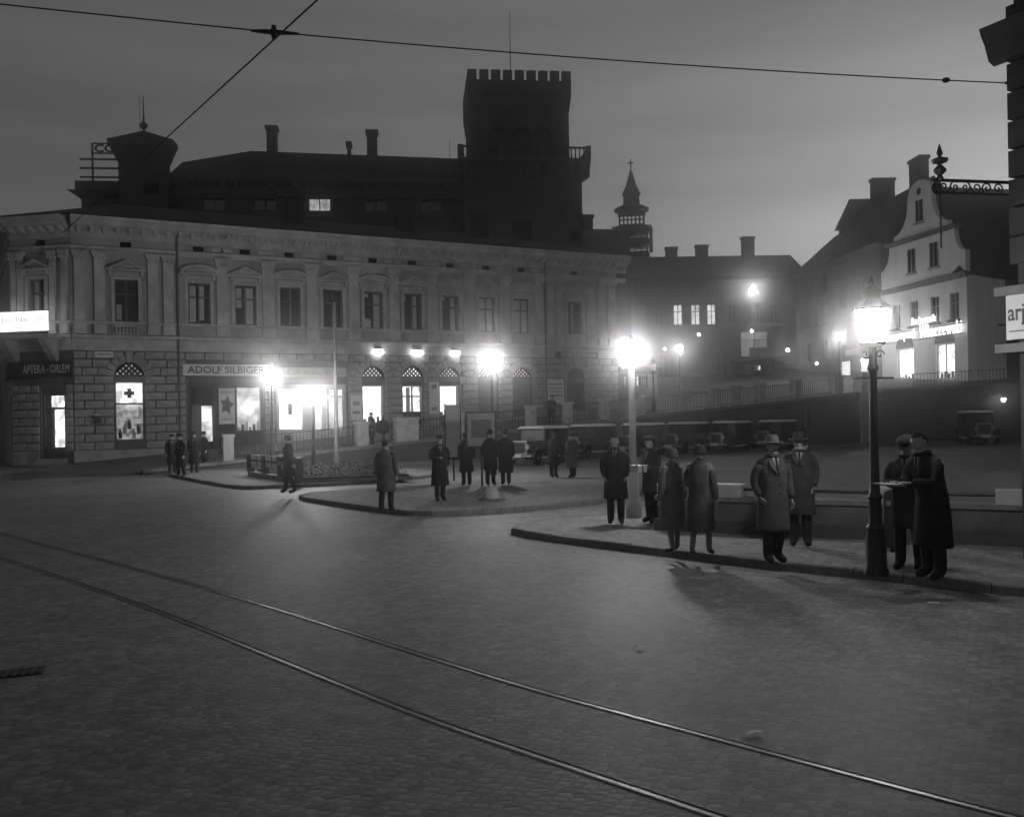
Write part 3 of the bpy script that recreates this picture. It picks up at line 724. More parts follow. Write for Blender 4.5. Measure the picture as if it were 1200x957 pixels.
st = [(.41 + (.36 if k % 2 == 0 else .2) * math.sin(k * math.pi / 5 + .2), 1.0 + (.55 if k % 2 == 0 else .3) * math.cos(k * math.pi / 5 + .2)) for k in range(10)]
MB().extr(st, -.006, -.002).build('star_print', mat('poster_grey_ink', .06, .8, .3, 5), s)
text('lettering', 'BERSON', T(.1, -.002, 1.62), .62, .16, M_ink, s, .004)
text('lettering', 'OBCASY', T(.1, -.002, .2), .62, .1, M_ink, s, .004)
def poster(t0, t1, z0, z1, lab, lines, cat='poster', fm=None):
    s = board('wall_poster', lab, cat, t0, z0, -.13); w = t1 - t0; h = z1 - z0
    MB().box(0, w, 0, .02, 0, h).build('sheet', M_cream, s)
    for k, (q, hh, ww) in enumerate(lines): MB().box(w * .5 - w * ww / 2, w * .5 + w * ww / 2, -.005, -.001, h * q, h * (q + hh)).build('print_block', mat('poster_grey_print', .3, .8, .3, 9), s)
    if fm:
        f_ = MB(); f_.box(-.08, 0, -.04, .02, -.08, h + .08); f_.box(w, w + .08, -.04, .02, -.08, h + .08); f_.box(0, w, -.04, .02, -.08, 0); f_.box(0, w, -.04, .02, h, h + .08); f_.build('frame', fm, s)
poster(14.22, 14.86, 2.2, 3.62, 'pale notice with two blocks of print left of the first lattice window', [(.6, .15, .6), (.25, .12, .7)])
poster(19.0, 19.62, 2.5, 4.4, 'tall narrow poster between the lattice door and the next window', [(.78, .14, .5), (.1, .1, .6)])
poster(26.98, 28.2, 3.05, 4.6, 'framed timetable poster beside the arched door', [(.75, .06, .8), (.6, .06, .8), (.45, .06, .8), (.3, .06, .8)], fm=M_frame)
s = board('door_sign', 'narrow grey sign lettered PORTIERNIA above the arched door', 'sign', 27.6, 5.95, -.14)
MB().box(0, 3.2, 0, .04, 0, .4).build('board', mat('sign_board_dull', .17, .7, .15, 3), s)
text('lettering', 'PORTIERNIA', T(.45, -.001, .08), 2.6, .25, M_white, s, .006)
MB().box(.02, .4, -.02, -.002, .03, .37).build('emblem_plate', M_wood, s)
s = board('street_name_plate', 'small white street name plate on the wall left of the arched pharmacy window', 'sign', 1.0, 5.62, -.14)
MB().box(0, .85, 0, .03, 0, .28).build('plate', M_white, s)
MB().box(.1, .75, -.004, -.001, .11, .17).build('print_block', M_frame, s)
s = board('pharmacy_sign', 'dark sign lettered APTEKA ORLEM round the corner of the building', 'sign', 0, 4.62, -.13, Mch)
MB().box(-.05, CW + .02, 0, .05, 0, .86).build('board', M_wood, s)
text('lettering', 'APTEKA - ORLEM', T(.72, -.001, .22), 2.62, .42, M_white, s, .01)
p2_ = Mch.inverted() @ Mth
MB(T(0, .13, -4.62) @ p2_).box(10.5, 13.9, -.13, -.08, 4.62, 5.48).build('board', M_wood, s)
text('lettering', 'ULICA', T(0, .13, -4.62) @ p2_ @ T(12.2, -.131, 4.84), 1.2, .42, M_frame, s, .008)
# balcony with light box on the corner
bal = board('corner_balcony', 'stone balcony on heavy consoles at the chamfered corner', 'balcony', 0, 6.1, 0, Mch)
MB().box(-.6, 2.95, -1.15, -.19, .42, .62).build('slab', M_stone, bal)
for x in (.25, 2.5): MB().prof([(-.02, -.75), (-.3, -.6), (-.95, .2), (-1.05, .42), (-.02, .42)], x - .2, x + .2).build('console', M_stone, bal)
MB().box(-.55, 2.9, -1.1, -1.04, .622, .7).build('rail_base', M_iron, bal)
lb = board('light_box_sign', 'glowing white light box with faded script on the corner balcony', 'light sign', -.85, 6.84, -1.2, Mch)
MB().box(0, 3.9, -.12, .0, 0, .98).build('light_panel', E_box, lb)
fr = MB(); fr.box(-.04, 3.94, -.14, .02, -.05, -.002); fr.box(-.04, 3.94, -.1, .02, .982, 1.02); fr.build('frame', M_iron, lb)
M_ghost = emis('light_box_lettering', .22)
text('lettering', 'Jan Nassan', T(1.35, -.121, .38), 2.3, .34, M_ghost, lb, .006)
text('lettering', 'kapelusze damskie', T(1.4, -.121, .12), 2.3, .12, M_ghost, lb, .006)
# pharmacy door in the chamfered corner
dx = 1.66
o = MB(Mch); o.box(1.62, 1.74, .1, .2, .55, 4.0); o.box(2.86, 2.98, .1, .2, .55, 4.0); o.box(1.74, 2.86, .1, .2, 3.75, 4.0); o.box(1.74, 2.86, .1, .2, 3.0, 3.12); o.box(2.1, 2.24, .1, .2, .7, 3.0); o.box(1.74, 2.86, .1, .2, .55, 1.1); o.box(1.74, 2.1, .1, .2, 1.95, 2.05)
dd = o.build('pharmacy_door', M_wood, mbd)
MB(Mch).box(1.7, 2.95, .34, .36, .5, 4.0).build('back_board', M_dark, dd)
MB(Mch).box(2.0, 2.9, .29, .31, 1.05, 3.7).build('lit_doorway', E_shop, dd)
MB(Mch).box(1.74, 2.86, .14, .15, 1.1, 3.75).build('pane', M_glass2, dd)
for k in range(3): MB(Mch).box(1.45, 3.1, -.9 + k * .3, -.01, .02, .18 + k * .17).build('door_step', M_stone, mbd)
b = MB(Mch); b.box(.42, .78, -.22, -.06, 2.0, 2.45); 
pb = board('letter_box', 'small dark letter box fixed to the rusticated wall right of the pharmacy door', 'letter box', .9, 2.25, -.06)
MB().box(0, .35, -.18, 0, 0, .4).build('box', M_iron, pb); MB().taper(-.03, .38, -.22, 0, .402, .05, .3, -.1, 0, .5).build('hood', M_white, pb)

# ------------------------------------------------------------------ castle on the hill behind
CO = at(545, 300, 78); CA = R(6)
cas = thing('castle', 'dark hilltop castle with battlemented tower rising behind the corner building', 'castle', (CO.x, CO.y, 0), CA)
def lx(px, off=0.0):      # local x on the castle front for a picture column
    u, _ = uw(px, 220); ca, sa = math.cos(CA), math.sin(CA)
    ox = CO.x - sa * off; oy = CO.y + ca * off
    return (u * oy - ox) / (ca - u * sa)
def lz(px, py, off=0.0):
    x = lx(px, off); Y = CO.y + x * math.sin(CA) + math.cos(CA) * off
    return CAMH - uw(px, py)[1] * Y
tw = lx(682); zb_ = lz(610, 187)
b = MB(); wall(b, 0, tw, 3, zb_ - .3, [(4.2, 5.9, 17.4, 19.4, False)], .4)
for q in [((0, 0), (0, 9.5)), ((tw, 0), (tw, 9.5)), ((0, 9.5), (tw, 9.5))]:
    (x0, y0), (x1, y1) = q; b.add([(x0, y0, 3), (x1, y1, 3), (x1, y1, zb_ - .3), (x0, y0, zb_ - .3)], [(0, 1, 2, 3)])
tow = b.build('tower', M_brick, cas)
MB().box(4.1, 6.0, .4, .45, 17.3, 19.5).build('dark_room', M_dark, tow)
q = MB(); q.box(4.0, 4.2, -.08, 0.004, 17.2, 19.6); q.box(5.9, 6.1, -.08, .004, 17.2, 19.6); q.box(3.9, 6.2, -.15, .004, 19.6, 19.85); q.box(3.9, 6.2, -.15, .004, 17.0, 17.2); q.build('window_surround', M_brick2, tow)
q = MB(); q.prof([(0, zb_ - 1.5), (-.1, zb_ - 1.4), (-.15, zb_ - .8), (-.7, zb_ - .3), (-.7, zb_), (9.5, zb_), (9.5, zb_ - .3)], -.5, tw + .7); q.build('balcony_slab', M_brick2, tow)
for i in range(14):
    x = .1 + (tw - .2) * i / 13; MB().prof([(0, zb_ - 1.7), (-.12, zb_ - 1.6), (-.55, zb_ - .45), (0, zb_ - .45)], x - .12, x + .12).build('corbel', M_brick2, tow)
bl = MB()
npb = 30
for i in range(npb + 1):
    x = -.4 + (tw + .9) * i / npb; bl.lathe([(.06, 0), (.09, .2), (.05, .5), (.08, .85)], 5, (x, -.55, zb_))
for i in range(15): bl.lathe([(.06, 0), (.09, .2), (.05, .5), (.08, .85)], 5, (tw + .55, -.3 + i * .55, zb_))
bl.build('balusters', M_brick2, tow)['kind'] = 'stuff'
q = MB(); q.box(-.5, tw + .7, -.67, -.42, zb_ + .86, zb_ + 1.0); q.box(tw + .42, tw + .7, -.41, 9.5, zb_ + .86, zb_ + 1.0); q.build('balcony_rail', M_brick2, tow)
for x in (-.3, tw * .31, tw * .66, tw + .5): MB().box(x - .22, x + .22, -.72, -.38, zb_ + .002, zb_ + 1.08).build('balcony_pier', M_brick2, tow)
ux0, ux1 = lx(553, .8) , lx(668, .8); zc0 = lz(605, 129); zc1 = lz(605, 108); zt_ = lz(605, 91); zm = lz(605, 79)
b = MB(); xc = (ux0 + ux1) / 2
ao = [(xc - 2.75 + i * 1.95, xc - 2.75 + i * 1.95 + 1.6, zb_ + .35, zb_ + 3.0, True) for i in range(3)]
wall(b, ux0, ux1, zb_, zc0 + .2, ao, .45, .8)
b.add([(ux0, .8, zb_), (ux0, 8.6, zb_), (ux0, 8.6, zc0), (ux0, .8, zc0)], [(0, 1, 2, 3)]); b.add([(ux1, .8, zb_), (ux1, 8.6, zb_), (ux1, 8.6, zc0), (ux1, .8, zc0)], [(0, 1, 2, 3)])
b.add([(ux0, 8.6, zb_), (ux1, 8.6, zb_), (ux1, 8.6, zc0), (ux0, 8.6, zc0)], [(0, 1, 2, 3)])
upt = b.build('upper_tower', M_brick, cas)
for k, a in enumerate(ao):
    MB().extr([(a[0], a[2]), (a[1], a[2])] + arch_pts((a[0] + a[1]) / 2, a[3] - .8, .8, 10), 1.1, 1.2).build('blind_arch_panel', M_brick2, upt)
    p_ = arch_pts((a[0] + a[1]) / 2, a[3] - .8, .95, 10)
    for u_, v_ in zip(p_[:-1], p_[1:]):
        pass
    r_ = MB()
    for u_, v_ in zip(p_[:-1], p_[1:]): r_.tube([(u_[0], .75, u_[1]), (v_[0], .75, v_[1])], .12, 5)
    r_.build('arch_mould', M_brick2, upt)
for x in (ux0 + .35, ux0 + 1.3, ux1 - 1.3, ux1 - .35): MB().box(x - .25, x + .25, .66, .8, zb_, zc0 - .1).build('lesene', M_brick2, upt)
ov = .22
cr = MB(); cr.taper(ux0, ux1, .8, 8.6, zc0, ux0 - ov, ux1 + ov, .8 - ov, 8.6 + ov, zc1); cr.box(ux0 - ov, ux1 + ov, .8 - ov, 8.6 + ov, zc1 + .001, zt_)
crn = cr.build('tower_crown', M_brick, cas)
nm = 9; w = (ux1 - ux0 + 2 * ov); mw = w / (nm + (nm - 1) * .32)
for i in range(nm):
    x = ux0 - ov + i * mw * 1.32
    for y0 in (.8 - ov, 8.6 + ov - .5):
        MB().box(x, x + mw, y0, y0 + .5, zt_ + .002, zm).build('merlon', M_brick, crn)
for i in range(1, 7):
    y = .8 - ov + i * 1.2
    for x0 in (ux0 - ov, ux1 + ov - .5): MB().box(x0, x0 + .5, y, y + .85, zt_ + .002, zm).build('merlon', M_brick, crn)
MB().tube([(ux0 + 3.95, 4, zt_), (ux0 + 3.95, 4, lz(602, 14, 4))], [.06, .025], 6).build('flagpole', M_iron, crn)
# wing
wx0 = lx(198, 1.5); ez = lz(400, 214, 1.5)
wws = [lx(p, 1.5) for p in (250, 310, 374, 440, 505)]
wo_ = [(x - .95, x + .95, lz(374, 247, 1.5), lz(374, 231, 1.5), False) for x in wws]
b = MB(); wall(b, wx0, 0, 3, ez, wo_, .35, 1.5); wing = b.build('wing', M_brick, cas)
MB().prof([(1.5, ez - 1.5), (1.35, ez - 1.45), (1.3, ez - .5), (.9, ez - .1), (.85, ez + .25), (1.5, ez + .25)], wx0, -.01).build('eaves_cornice', M_brick2, wing)
for i in range(24):
    x = wx0 + .6 + i * (-wx0 - 1) / 24; MB().box(x - .15, x + .15, 1.0, 1.3, ez - .55, ez - .15).build('eaves_bracket', M_brick2, wing)
for i, a in enumerate(wo_):
    casement(None, a[0], a[1], a[2], a[3], wing, M_brick2, y=1.75, lit=(E_far_dim if i == 2 else None), transom=None)
    q = MB(); q.box(a[0] - .3, a[0], 1.38, 1.5, a[2] - .3, a[3] + .2); q.box(a[1], a[1] + .3, 1.38, 1.5, a[2] - .3, a[3] + .2); q.box(a[0] - .5, a[1] + .5, 1.2, 1.5, a[3] + .2, a[3] + .5); q.box(a[0] - .4, a[1] + .4, 1.3, 1.5, a[2] - .55, a[2] - .3)
    q.build('window_hood', M_brick2, wing)
rz1 = lz(300, 177, 7); rz0 = lz(545, 186, 7); rxl = lx(295, 7)
MB().add([(wx0, .9, ez + .25), (0, .9, ez + .25), (0, 7, rz0), (rxl, 7, rz1), (wx0, 13, ez + .25), (0, 13, ez + .25), (wx0 - .2, 7, lz(205, 190, 7))],
         [(0, 1, 2, 3, 6), (4, 6, 3, 2, 5), (0, 6, 4), (1, 5, 2)]).build('roof', M_roof, wing)
def chim(px, py, w, off, root, zlow, hood=False, m=None):
    x = lx(px, off); z = lz(px, py, off); c_ = MB(); c_.box(x - w / 2, x + w / 2, off - .5, off + .5, zlow, z - .35); c_.box(x - w / 2 - .12, x + w / 2 + .12, off - .62, off + .62, z - .349, z)
    c_.build('chimney', m or M_roof, root)
chim(320, 149, .9, 8, wing, rz1 - 1.5); chim(437, 154, .95, 8, wing, rz1 - 1.8); chim(410, 168, .3, 6, wing, rz1 - 2)
MB().tube([(lx(528, 7), 7, rz0 - .3), (lx(528, 7), 7, lz(528, 164, 7))], .03, 5).build('roof_rod', M_iron, wing)
# left turret and low flank with the roof sign
tx0, tx1 = lx(139), lx(196); zt0 = lz(165, 190); zt1 = lz(165, 172); zt2 = lz(165, 166); 
TD = 1.0; b = MB(); b.box(tx0, tx1, 0, TD, 3, zt0); tur = b.build('turret', M_brick, cas)
MB().box(tx1 - 1.9, tx1 - .7, -.06, .1, lz(180, 228), lz(180, 214)).build('window_recess', M_dark, tur)
ov = .6
q = MB(); q.taper(tx0 - .05, tx1 + .05, -.05, TD, zt0 + .001, tx0 - ov, tx1 + ov, -ov, TD, zt1); q.box(tx0 - ov - .06, tx1 + ov + .06, -ov - .06, TD, zt1 + .001, zt2); q.build('turret_crown', M_brick2, tur)
xm = (tx0 + tx1) / 2
MB().taper(tx0 - ov - .1, tx1 + ov + .1, -ov - .1, TD, zt2 + .002, xm - .15, xm + .15, .4, .6, lz(165, 154, .5)).build('turret_roof', M_roof, tur)
zf = lz(165, 155, .5)
MB().lathe([(.14, 0), (.12, .35), (.35, .6), (.35, .75), (.12, .95), (.07, 1.4), (.02, 3.2)], 8, (xm, .5, zf - .1)).build('finial', M_iron, tur)
MB().tube([(xm - .3, .5, zf - .3), (xm - .3, .5, zf + 2.9)], .02, 4).build('lightning_rod', M_iron, tur)
fx0 = lx(88); fz = lz(100, 211); fz2 = lz(100, 226)
b = MB(); b.box(fx0 + .3, tx0, .5, 8, 3, fz2 - .4); b.taper(fx0 + .3, tx0, .5, 8, fz2 - .399, fx0 - .6, tx0, -.3, 8.6, fz2 + .2); b.box(fx0 - .1, tx0, .2, 8.2, fz2 + .201, fz); b.build('flank', M_brick, cas)
sg_ = thing('roof_sign', 'open roof sign with round-edged letters CO on bars beside the castle turret', 'sign', tuple((T(CO.x, CO.y, 0) @ RZ(CA) @ Vector((fx0, 1.5, fz)))), CA)
sw = tx0 - fx0 + .6; zl = lambda py: lz(110, py, 1.5) - fz
post = MB()
post.box(.85, 1.0, -.06, .06, 0, zl(168)); post.box(sw - .3, sw - .2, -.06, .06, 0, zl(168)); post.build('post', M_iron, sg_)
for py in (187, 197.5, 208): MB().box(-.1, sw, -.1, -.06, zl(py) - .08, zl(py) + .08).build('crossbar', M_iron, sg_)
for py in (168.5, 180): MB().box(.85, sw, -.1, -.06, zl(py) - .06, zl(py) + .06).build('letter_rail', M_iron, sg_)
text('lettering', 'CO', T(1.12, -.08, zl(179)), 1.72, zl(169.5) - zl(179), M_iron, sg_, .06, .03)

# ------------------------------------------------------------------ church tower far away
CY = 130.0; ct = at(741, 305, CY)
chu = thing('church_tower', 'far church tower with open lantern storeys and pointed spire', 'tower', (ct.x, ct.y, 0), R(-7.6))
chu.scale = (CY / 190, CY / 190, 1)
zz = lambda py: at(741, py, CY).z
M_ch = mat('church_stone', .06, .9, .3, .5, .3, 5)
def stage(z0, z1, hw, nwin, name, cols=True):
    g_ = MB(); g_.box(-hw, hw, -hw, hw, z0, z0 + .3); g_.box(-hw - .2, hw + .2, -hw - .2, hw + .2, z1 - .4, z1)
    for i in range(nwin + 1):
        x = -hw + .25 + (2 * hw - .5) * i / nwin
        for sy in (-1, 1):
            g_.box(x - .15, x + .15, sy * hw - .2 * sy - .15, sy * hw - .2 * sy + .15, z0 + .3, z1 - .4)
            if 0 < i < nwin: g_.box(sy * hw - .2 * sy - .15, sy * hw - .2 * sy + .15, x - .15, x + .15, z0 + .3, z1 - .4)
    zm_ = (z0 + z1) / 2; 
    for sy in (-1, 1): g_.box(-hw, hw, sy * hw - .15 * sy - .12, sy * hw - .15 * sy + .12, zm_ + .3, zm_ + .5); g_.box(sy * hw - .15 * sy - .12, sy * hw - .15 * sy + .12, -hw, hw, zm_ + .3, zm_ + .5)
    return g_.build(name, M_ch, chu)
stage(zz(268), zz(247), 2.75, 6, 'lantern')
MB().box(-3.0, 3.6, -3.2, 3.2, 0, zz(300)).build('shaft', M_ch, chu)
stage(zz(300), zz(284), 3.4, 5, 'belfry'); stage(zz(284), zz(268.2), 3.4, 5, 'belfry')
for sx in (-1, 1):
    MB().lathe([(.35, 0), (.35, zz(276) - zz(300)), (.5, zz(275) - zz(300)), (.1, zz(268) - zz(300))], 6, (sx * 3.9, -3.4, zz(300))).build('pinnacle', M_ch, chu)
MB().lathe([(3.9, zz(247)), (3.95, zz(246)), (1.9, zz(240.5)), (1.75, zz(229)), (2.1, zz(228.5)), (1.95, zz(226)), (1.35, zz(221)), (.3, zz(201)), (.3, zz(200))], 8, (0, 0, 0), R(22.5)).build('spire', M_ch, chu)
for k in range(4):
    a = R(45 + 90 * k); MB().lathe([(.25, zz(229)), (.3, zz(225)), (.02, zz(221))], 5, (1.8 * math.cos(a), 1.8 * math.sin(a), 0)).build('pinnacle', M_ch, chu)
q = MB(); q.tube([(0, 0, zz(201)), (0, 0, zz(187))], .14, 5); q.box(-.55, .55, -.1, .1, zz(192), zz(190)); q.build('cross', M_iron, chu)

# ------------------------------------------------------------------ background houses on the hill
def house(name, label, M, w, d, z0, ze, wins, root_mat, roof, fm=M_frame, lit={}, ridge=None, chims=(), hip=0.0, surr=True):
    """M: frame with x along the front, outward -y"""
    p = M.translation; h = thing(name, label, 'house', p, M.to_euler().z)
    b = MB(); ops = [(a, b_, c_, e_, False) for a, b_, c_, e_ in wins]
    wall(b, 0, w, z0, ze, ops, .3)
    for x in (0, w): b.add([(x, 0, z0), (x, d, z0), (x, d, ze), (x, 0, ze)], [(0, 1, 2, 3)])
    b.add([(0, d, z0), (w, d, z0), (w, d, ze), (0, d, ze)], [(0, 1, 2, 3)])
    b.build('wall', root_mat, h)
    for i, o in enumerate(ops):
        casement(None, *o[:4], h, fm, y=.15, lit=lit.get(i), transom=.66)
        if surr:
            q = MB(); q.box(o[0] - .15, o[1] + .15, -.14, .0, o[2] - .14, o[2] - .01); q.build('window_sill', root_mat, h)
    MB().prof([(.004, ze - .35), (-.1, ze - .3), (-.35, ze - .05), (-.4, ze + .1), (.004, ze + .1)], 0, w).build('eaves', root_mat, h)
    if ridge:
        o_ = .4; r_ = MB(); r_.add([(-o_, -o_, ze + .1), (w + o_, -o_, ze + .1), (w + o_, d + o_, ze + .1), (-o_, d + o_, ze + .1), (hip - (o_ if hip == 0 else 0), d / 2, ridge), (w - hip + (o_ if hip == 0 else 0), d / 2, ridge)],
                              [(0, 1, 5, 4), (2, 3, 4, 5), (1, 2, 5), (3, 0, 4), (3, 2, 1, 0)])
        rf = r_.build('roof', roof, h)
        for x, y, cw, zt in chims:
            c_ = MB(); c_.box(x - cw / 2, x + cw / 2, y - .4, y + .4, ze, zt - .3); c_.box(x - cw / 2 - .1, x + cw / 2 + .1, y - .5, y + .5, zt - .299, zt); c_.build('chimney', roof, h)
    return h
# centre building across the end of the street
cb0 = at(730, 400, 101); cb1 = at(943, 400, 101.5)
ang = math.atan2(cb1.y - cb0.y, cb1.x - cb0.x); wl = (cb1 - cb0).xy.length
Mc = T(cb0.x, cb0.y, 0) @ RZ(ang)
zc = lambda py, Y=100: at(830, py, Y).z
def cx(px): return (uw(px, 400)[0] * 100.2 - cb0.x)
ww = []; lit = {}
for i, px in enumerate((752, 775, 797, 818, 837, 862, 890, 912)):
    x = cx(px); ww.append((x - .5, x + .5, zc(379), zc(355)));
    if px in (797, 818, 837): lit[i] = E_far
n0 = len(ww)
for i, px in enumerate((752, 775, 818, 837)):
    x = cx(px); ww.append((x - .45, x + .45, zc(345), zc(328)))
for px in (779, 848):
    x = cx(px); ww.append((x - .6, x + .6, zc(440), zc(412)))
ww.append((cx(889) - 1.7, cx(889) + 1.4, zc(418), zc(388))); lit[len(ww) - 1] = emis('lit_balcony_door', .11, .9, 1.6)
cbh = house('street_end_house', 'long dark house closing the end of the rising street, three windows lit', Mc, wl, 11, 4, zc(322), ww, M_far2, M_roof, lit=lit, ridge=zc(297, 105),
            chims=[(cx(792) * 1.055 + .65, 5.5, 1.3, zc(288, 106)), (cx(828) * 1.055 + .65, 5.5, 1.4, zc(286, 106)), (cx(883) * 1.055 + .65, 5.5, 1.4, zc(277, 106))])
q = MB(); q.box(cx(878), cx(920), -1.1, -.01, zc(421), zc(419)); q.box(cx(878), cx(920), -1.1, -1.05, zc(418.9), zc(408)); q.build('balcony', M_far2, cbh)
q = MB(); q.prof([(-.01, zc(380)), (-1.4, zc(384)), (-1.4, zc(383)), (-.01, zc(378))], cx(893), cx(922)); q.build('awning', M_far, cbh)
# small shed below it
kp = at(862, 452, 93); ke = at(905, 452, 90)
kz = hzxy(kp.x, kp.y); kz2 = at(880, 424, 92).z
sh = thing('street_kiosk', 'small dark wooden shed with one lit window below the balcony', 'kiosk', (kp.x, kp.y, kz), math.atan2(ke.y - kp.y, ke.x - kp.x))
wk = (ke - kp).xy.length; hk = kz2 - kz
b = MB(); wall(b, 0, wk, 0, hk, [(wk * .53, wk * .7, hk * .35, hk * .75, False)], .15)
for x in (0, wk): b.add([(x, 0, 0), (x, 2.5, 0), (x, 2.5, hk), (x, 0, hk)], [(0, 1, 2, 3)])
b.build('wall', M_wood, sh); casement(None, wk * .53, wk * .7, hk * .35, hk * .75, sh, M_frame, y=.06, lit=E_far, transom=None)
MB().prof([(-.5, hk + .002), (-.5, hk + .12), (2.8, hk + .5), (2.8, hk + .3)], -.3, wk + .3).build('roof', M_roof, sh)
MB().box(wk * .28, wk * .45, -.04, -.002, .05, hk * .8).build('door', M_frame, sh)
# annex beside the main building
an = at(684, 400, 76); M_a = T(an.x, an.y, 0) @ RZ(R(8)); za = lambda py: at(700, py, 77).z
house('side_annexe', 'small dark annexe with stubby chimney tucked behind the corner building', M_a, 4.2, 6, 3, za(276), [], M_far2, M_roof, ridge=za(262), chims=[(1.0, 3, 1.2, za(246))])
# row on the far side of the hill street, running away from the camera
zr_ = lambda px, py, Y: at(px, py, Y).z
def rowhouse(label, px0, px1, X0, X1, z0, ze, zr, wins, m, chims=(), d=9):
    Y0 = X0 / uw(px0, 380)[0]; Y1 = X1 / uw(px1, 380)[0]
    p0 = Vector((X0, Y0)); p1 = Vector((X1, Y1))
    # front faces -x: frame x runs from far (px1) to near (px0)
    a_ = math.atan2(p0.y - p1.y, p0.x - p1.x); w_ = (p0 - p1).length
    Mx = T(p1.x, p1.y, 0) @ RZ(a_)
    ops = []
    for fx, zf, hw_, hh in wins: ops.append((w_ * fx - hw_, w_ * fx + hw_, zf, zf + hh))
    return house('row_house', label, Mx, w_, d, z0, ze, ops, m, M_roof, ridge=zr, chims=chims), w_, Mx
rowhouse('plain three-storey row house farthest up the hill street', 975, 933, 31.4, 31.6, 4, 17.2, 21.6, [(f_, z_, .55, 1.9) for z_ in (7.6, 11.0, 14.2) for f_ in (.16, .38, .62, .84)], M_far, [(3.0, 4.5, 1.6, 22.6)])
rh2, w2_, _m = rowhouse('pale row house with a blank upper wall beside the gabled house', 1034, 975.5, 31.8, 31.4, 4, 16.6, 22.2, [(f_, z_, .5, 1.7) for z_ in (8.4, 12.2) for f_ in (.25, .6)], M_far, [(1.2, 4.5, 2.0, 23.6), (8.6, 4.5, 2.0, 24.4)])
# lit shop fronts of that row
E_row = emis('row_shop_glow', .6, .8, 2.5)
for f_ in (.3, .7):
    o = MB().box(w2_ * f_ - 1.1, w2_ * f_ + 1.1, -.06, -.01, 5.0, 7.1).build('shop_window', M_frame, rh2)
    MB().box(w2_ * f_ - .9, w2_ * f_ + .9, -.09, -.062, 5.3, 6.9).build('lit_pane', E_row, o)
MB().box(w2_ * .5 - 1.6, w2_ * .5 + 1.4, -.35, -.1, 7.4, 7.9).build('shop_board', M_white, rh2)

# gabled house with the neon sign
gr = Vector((.51 * 66, 66)); gl_ = Vector((.414 * 76.5, 76.5)); a_ = math.atan2(gr.y - gl_.y, gr.x - gl_.x); GW = (gr - gl_).length
MG = T(gl_.x, gl_.y, 0) @ RZ(a_)
gh = thing('gabled_house', 'white scroll-gabled house with glowing neon sign at the top of the wall', 'house', (gl_.x, gl_.y, 0), a_)
Zg = 4.1; Zc = 12.1
gwin = [(GW * f_ - .5, GW * f_ + .5, 9.0, 11.0, False) for f_ in (.2, .42, .66, .87)]
gsh = [(GW * .3 - 1.1, GW * .3 + 1.1, Zg + .5, Zg + 3.15, False), (GW * .76 - 1.1, GW * .76 + 1.1, Zg + .5, Zg + 3.15, False)]
b = MB(); wall(b, 0, GW, 3, Zc, gwin + gsh, .3)
b.add([(GW, 0, 3), (GW, 13, 3), (GW, 13, Zc), (GW, 0, Zc)], [(0, 1, 2, 3)]); b.add([(0, 0, 3), (0, 13, 3), (0, 13, Zc), (0, 0, Zc)], [(0, 1, 2, 3)])
b.build('wall', M_gable, gh)
MB().prof([(.004, Zc - .12), (-.12, Zc - .05), (-.3, Zc + .12), (-.36, Zc + .2), (-.36, Zc + .28), (.004, Zc + .3)], -.2, GW + .2).build('cornice', M_frame, gh)
for a in gwin:
    casement(None, *a[:4], gh, M_framew, y=.12, transom=.62); MB().box(a[0] - .15, a[1] + .15, -.2, .002, a[2] - .2, a[2] - .02).build('window_sill', M_frame, gh)
for k, a in enumerate(gsh):
    o = casement(None, *a[:4], gh, M_framew, y=.12, transom=None, lit=(E_shop_hot if k == 0 else E_shop), name='shop_window', gl=M_glass2, mull=bool(k))
    x = (a[0] + a[1]) / 2
    MB().box(a[0] + .05, a[1] - .05, .3, .32, a[2] + .05, a[3] - .05).build('lit_panel', E_shop_hot if k == 0 else E_shop, o)
    MB().extr(arch_pts(x, a[3] + .05, 1.15, 12), -.05, .004).build('blind_lunette', M_far, gh)
    for q_ in range(4): MB().box(x - .8 + q_ * .42, x - .6 + q_ * .42, .22, .28, a[2] + .05, a[2] + .4 + .15 * (q_ % 2)).build('display_item', M_frame, o)
# gable in two stages with scrolled sides
z1_ = Zc + .3; z2_ = 16.1; z3_ = 20.4
def scroll(xl, zl_, xr, zr_, n=8):  # concave quarter curve
    return [(xl + (xr - xl) * math.sin(t * math.pi / 2 / n), zl_ + (zr_ - zl_) * (1 - math.cos(t * math.pi / 2 / n))) for t in range(n + 1)]
lo = [(0.1, z1_), (GW - .1, z1_)]
left = [(0.1, z1_), (.1, z1_ + 1.6)] + scroll(.1, z1_ + 1.6, 1.3, z2_ - .3)
right = [(GW - x, z) for x, z in left[::-1]]
gop = [(GW * .40 - .5, GW * .40 + .5, 13.3, 15.2), (GW * .66 - .5, GW * .66 + .5, 13.3, 15.2)]
b = MB(); b.extr([(GW - .1, z1_ + .001)] + [(GW - x, z) for x, z in left[1:]] + [(x, z) for x, z in left[::-1]], 0.0, .4)
b.build('gable_stage', M_gable, gh)
for a in gop:
    o = MB().box(a[0] - .02, a[1] + .02, -.012, -.002, a[2], a[3]).build('attic_window', M_dark, gh)
    f_ = MB(); f_.box(a[0] - .02, a[0] + .06, -.05, -.013, a[2], a[3]); f_.box(a[1] - .06, a[1] + .02, -.05, -.013, a[2], a[3]); f_.box((a[0] + a[1]) / 2 - .04, (a[0] + a[1]) / 2 + .04, -.05, -.013, a[2], a[3]); f_.box(a[0] - .12, a[1] + .12, -.2, -.002, a[2] - .16, a[2] - .01); f_.build('frame', M_framew, o)
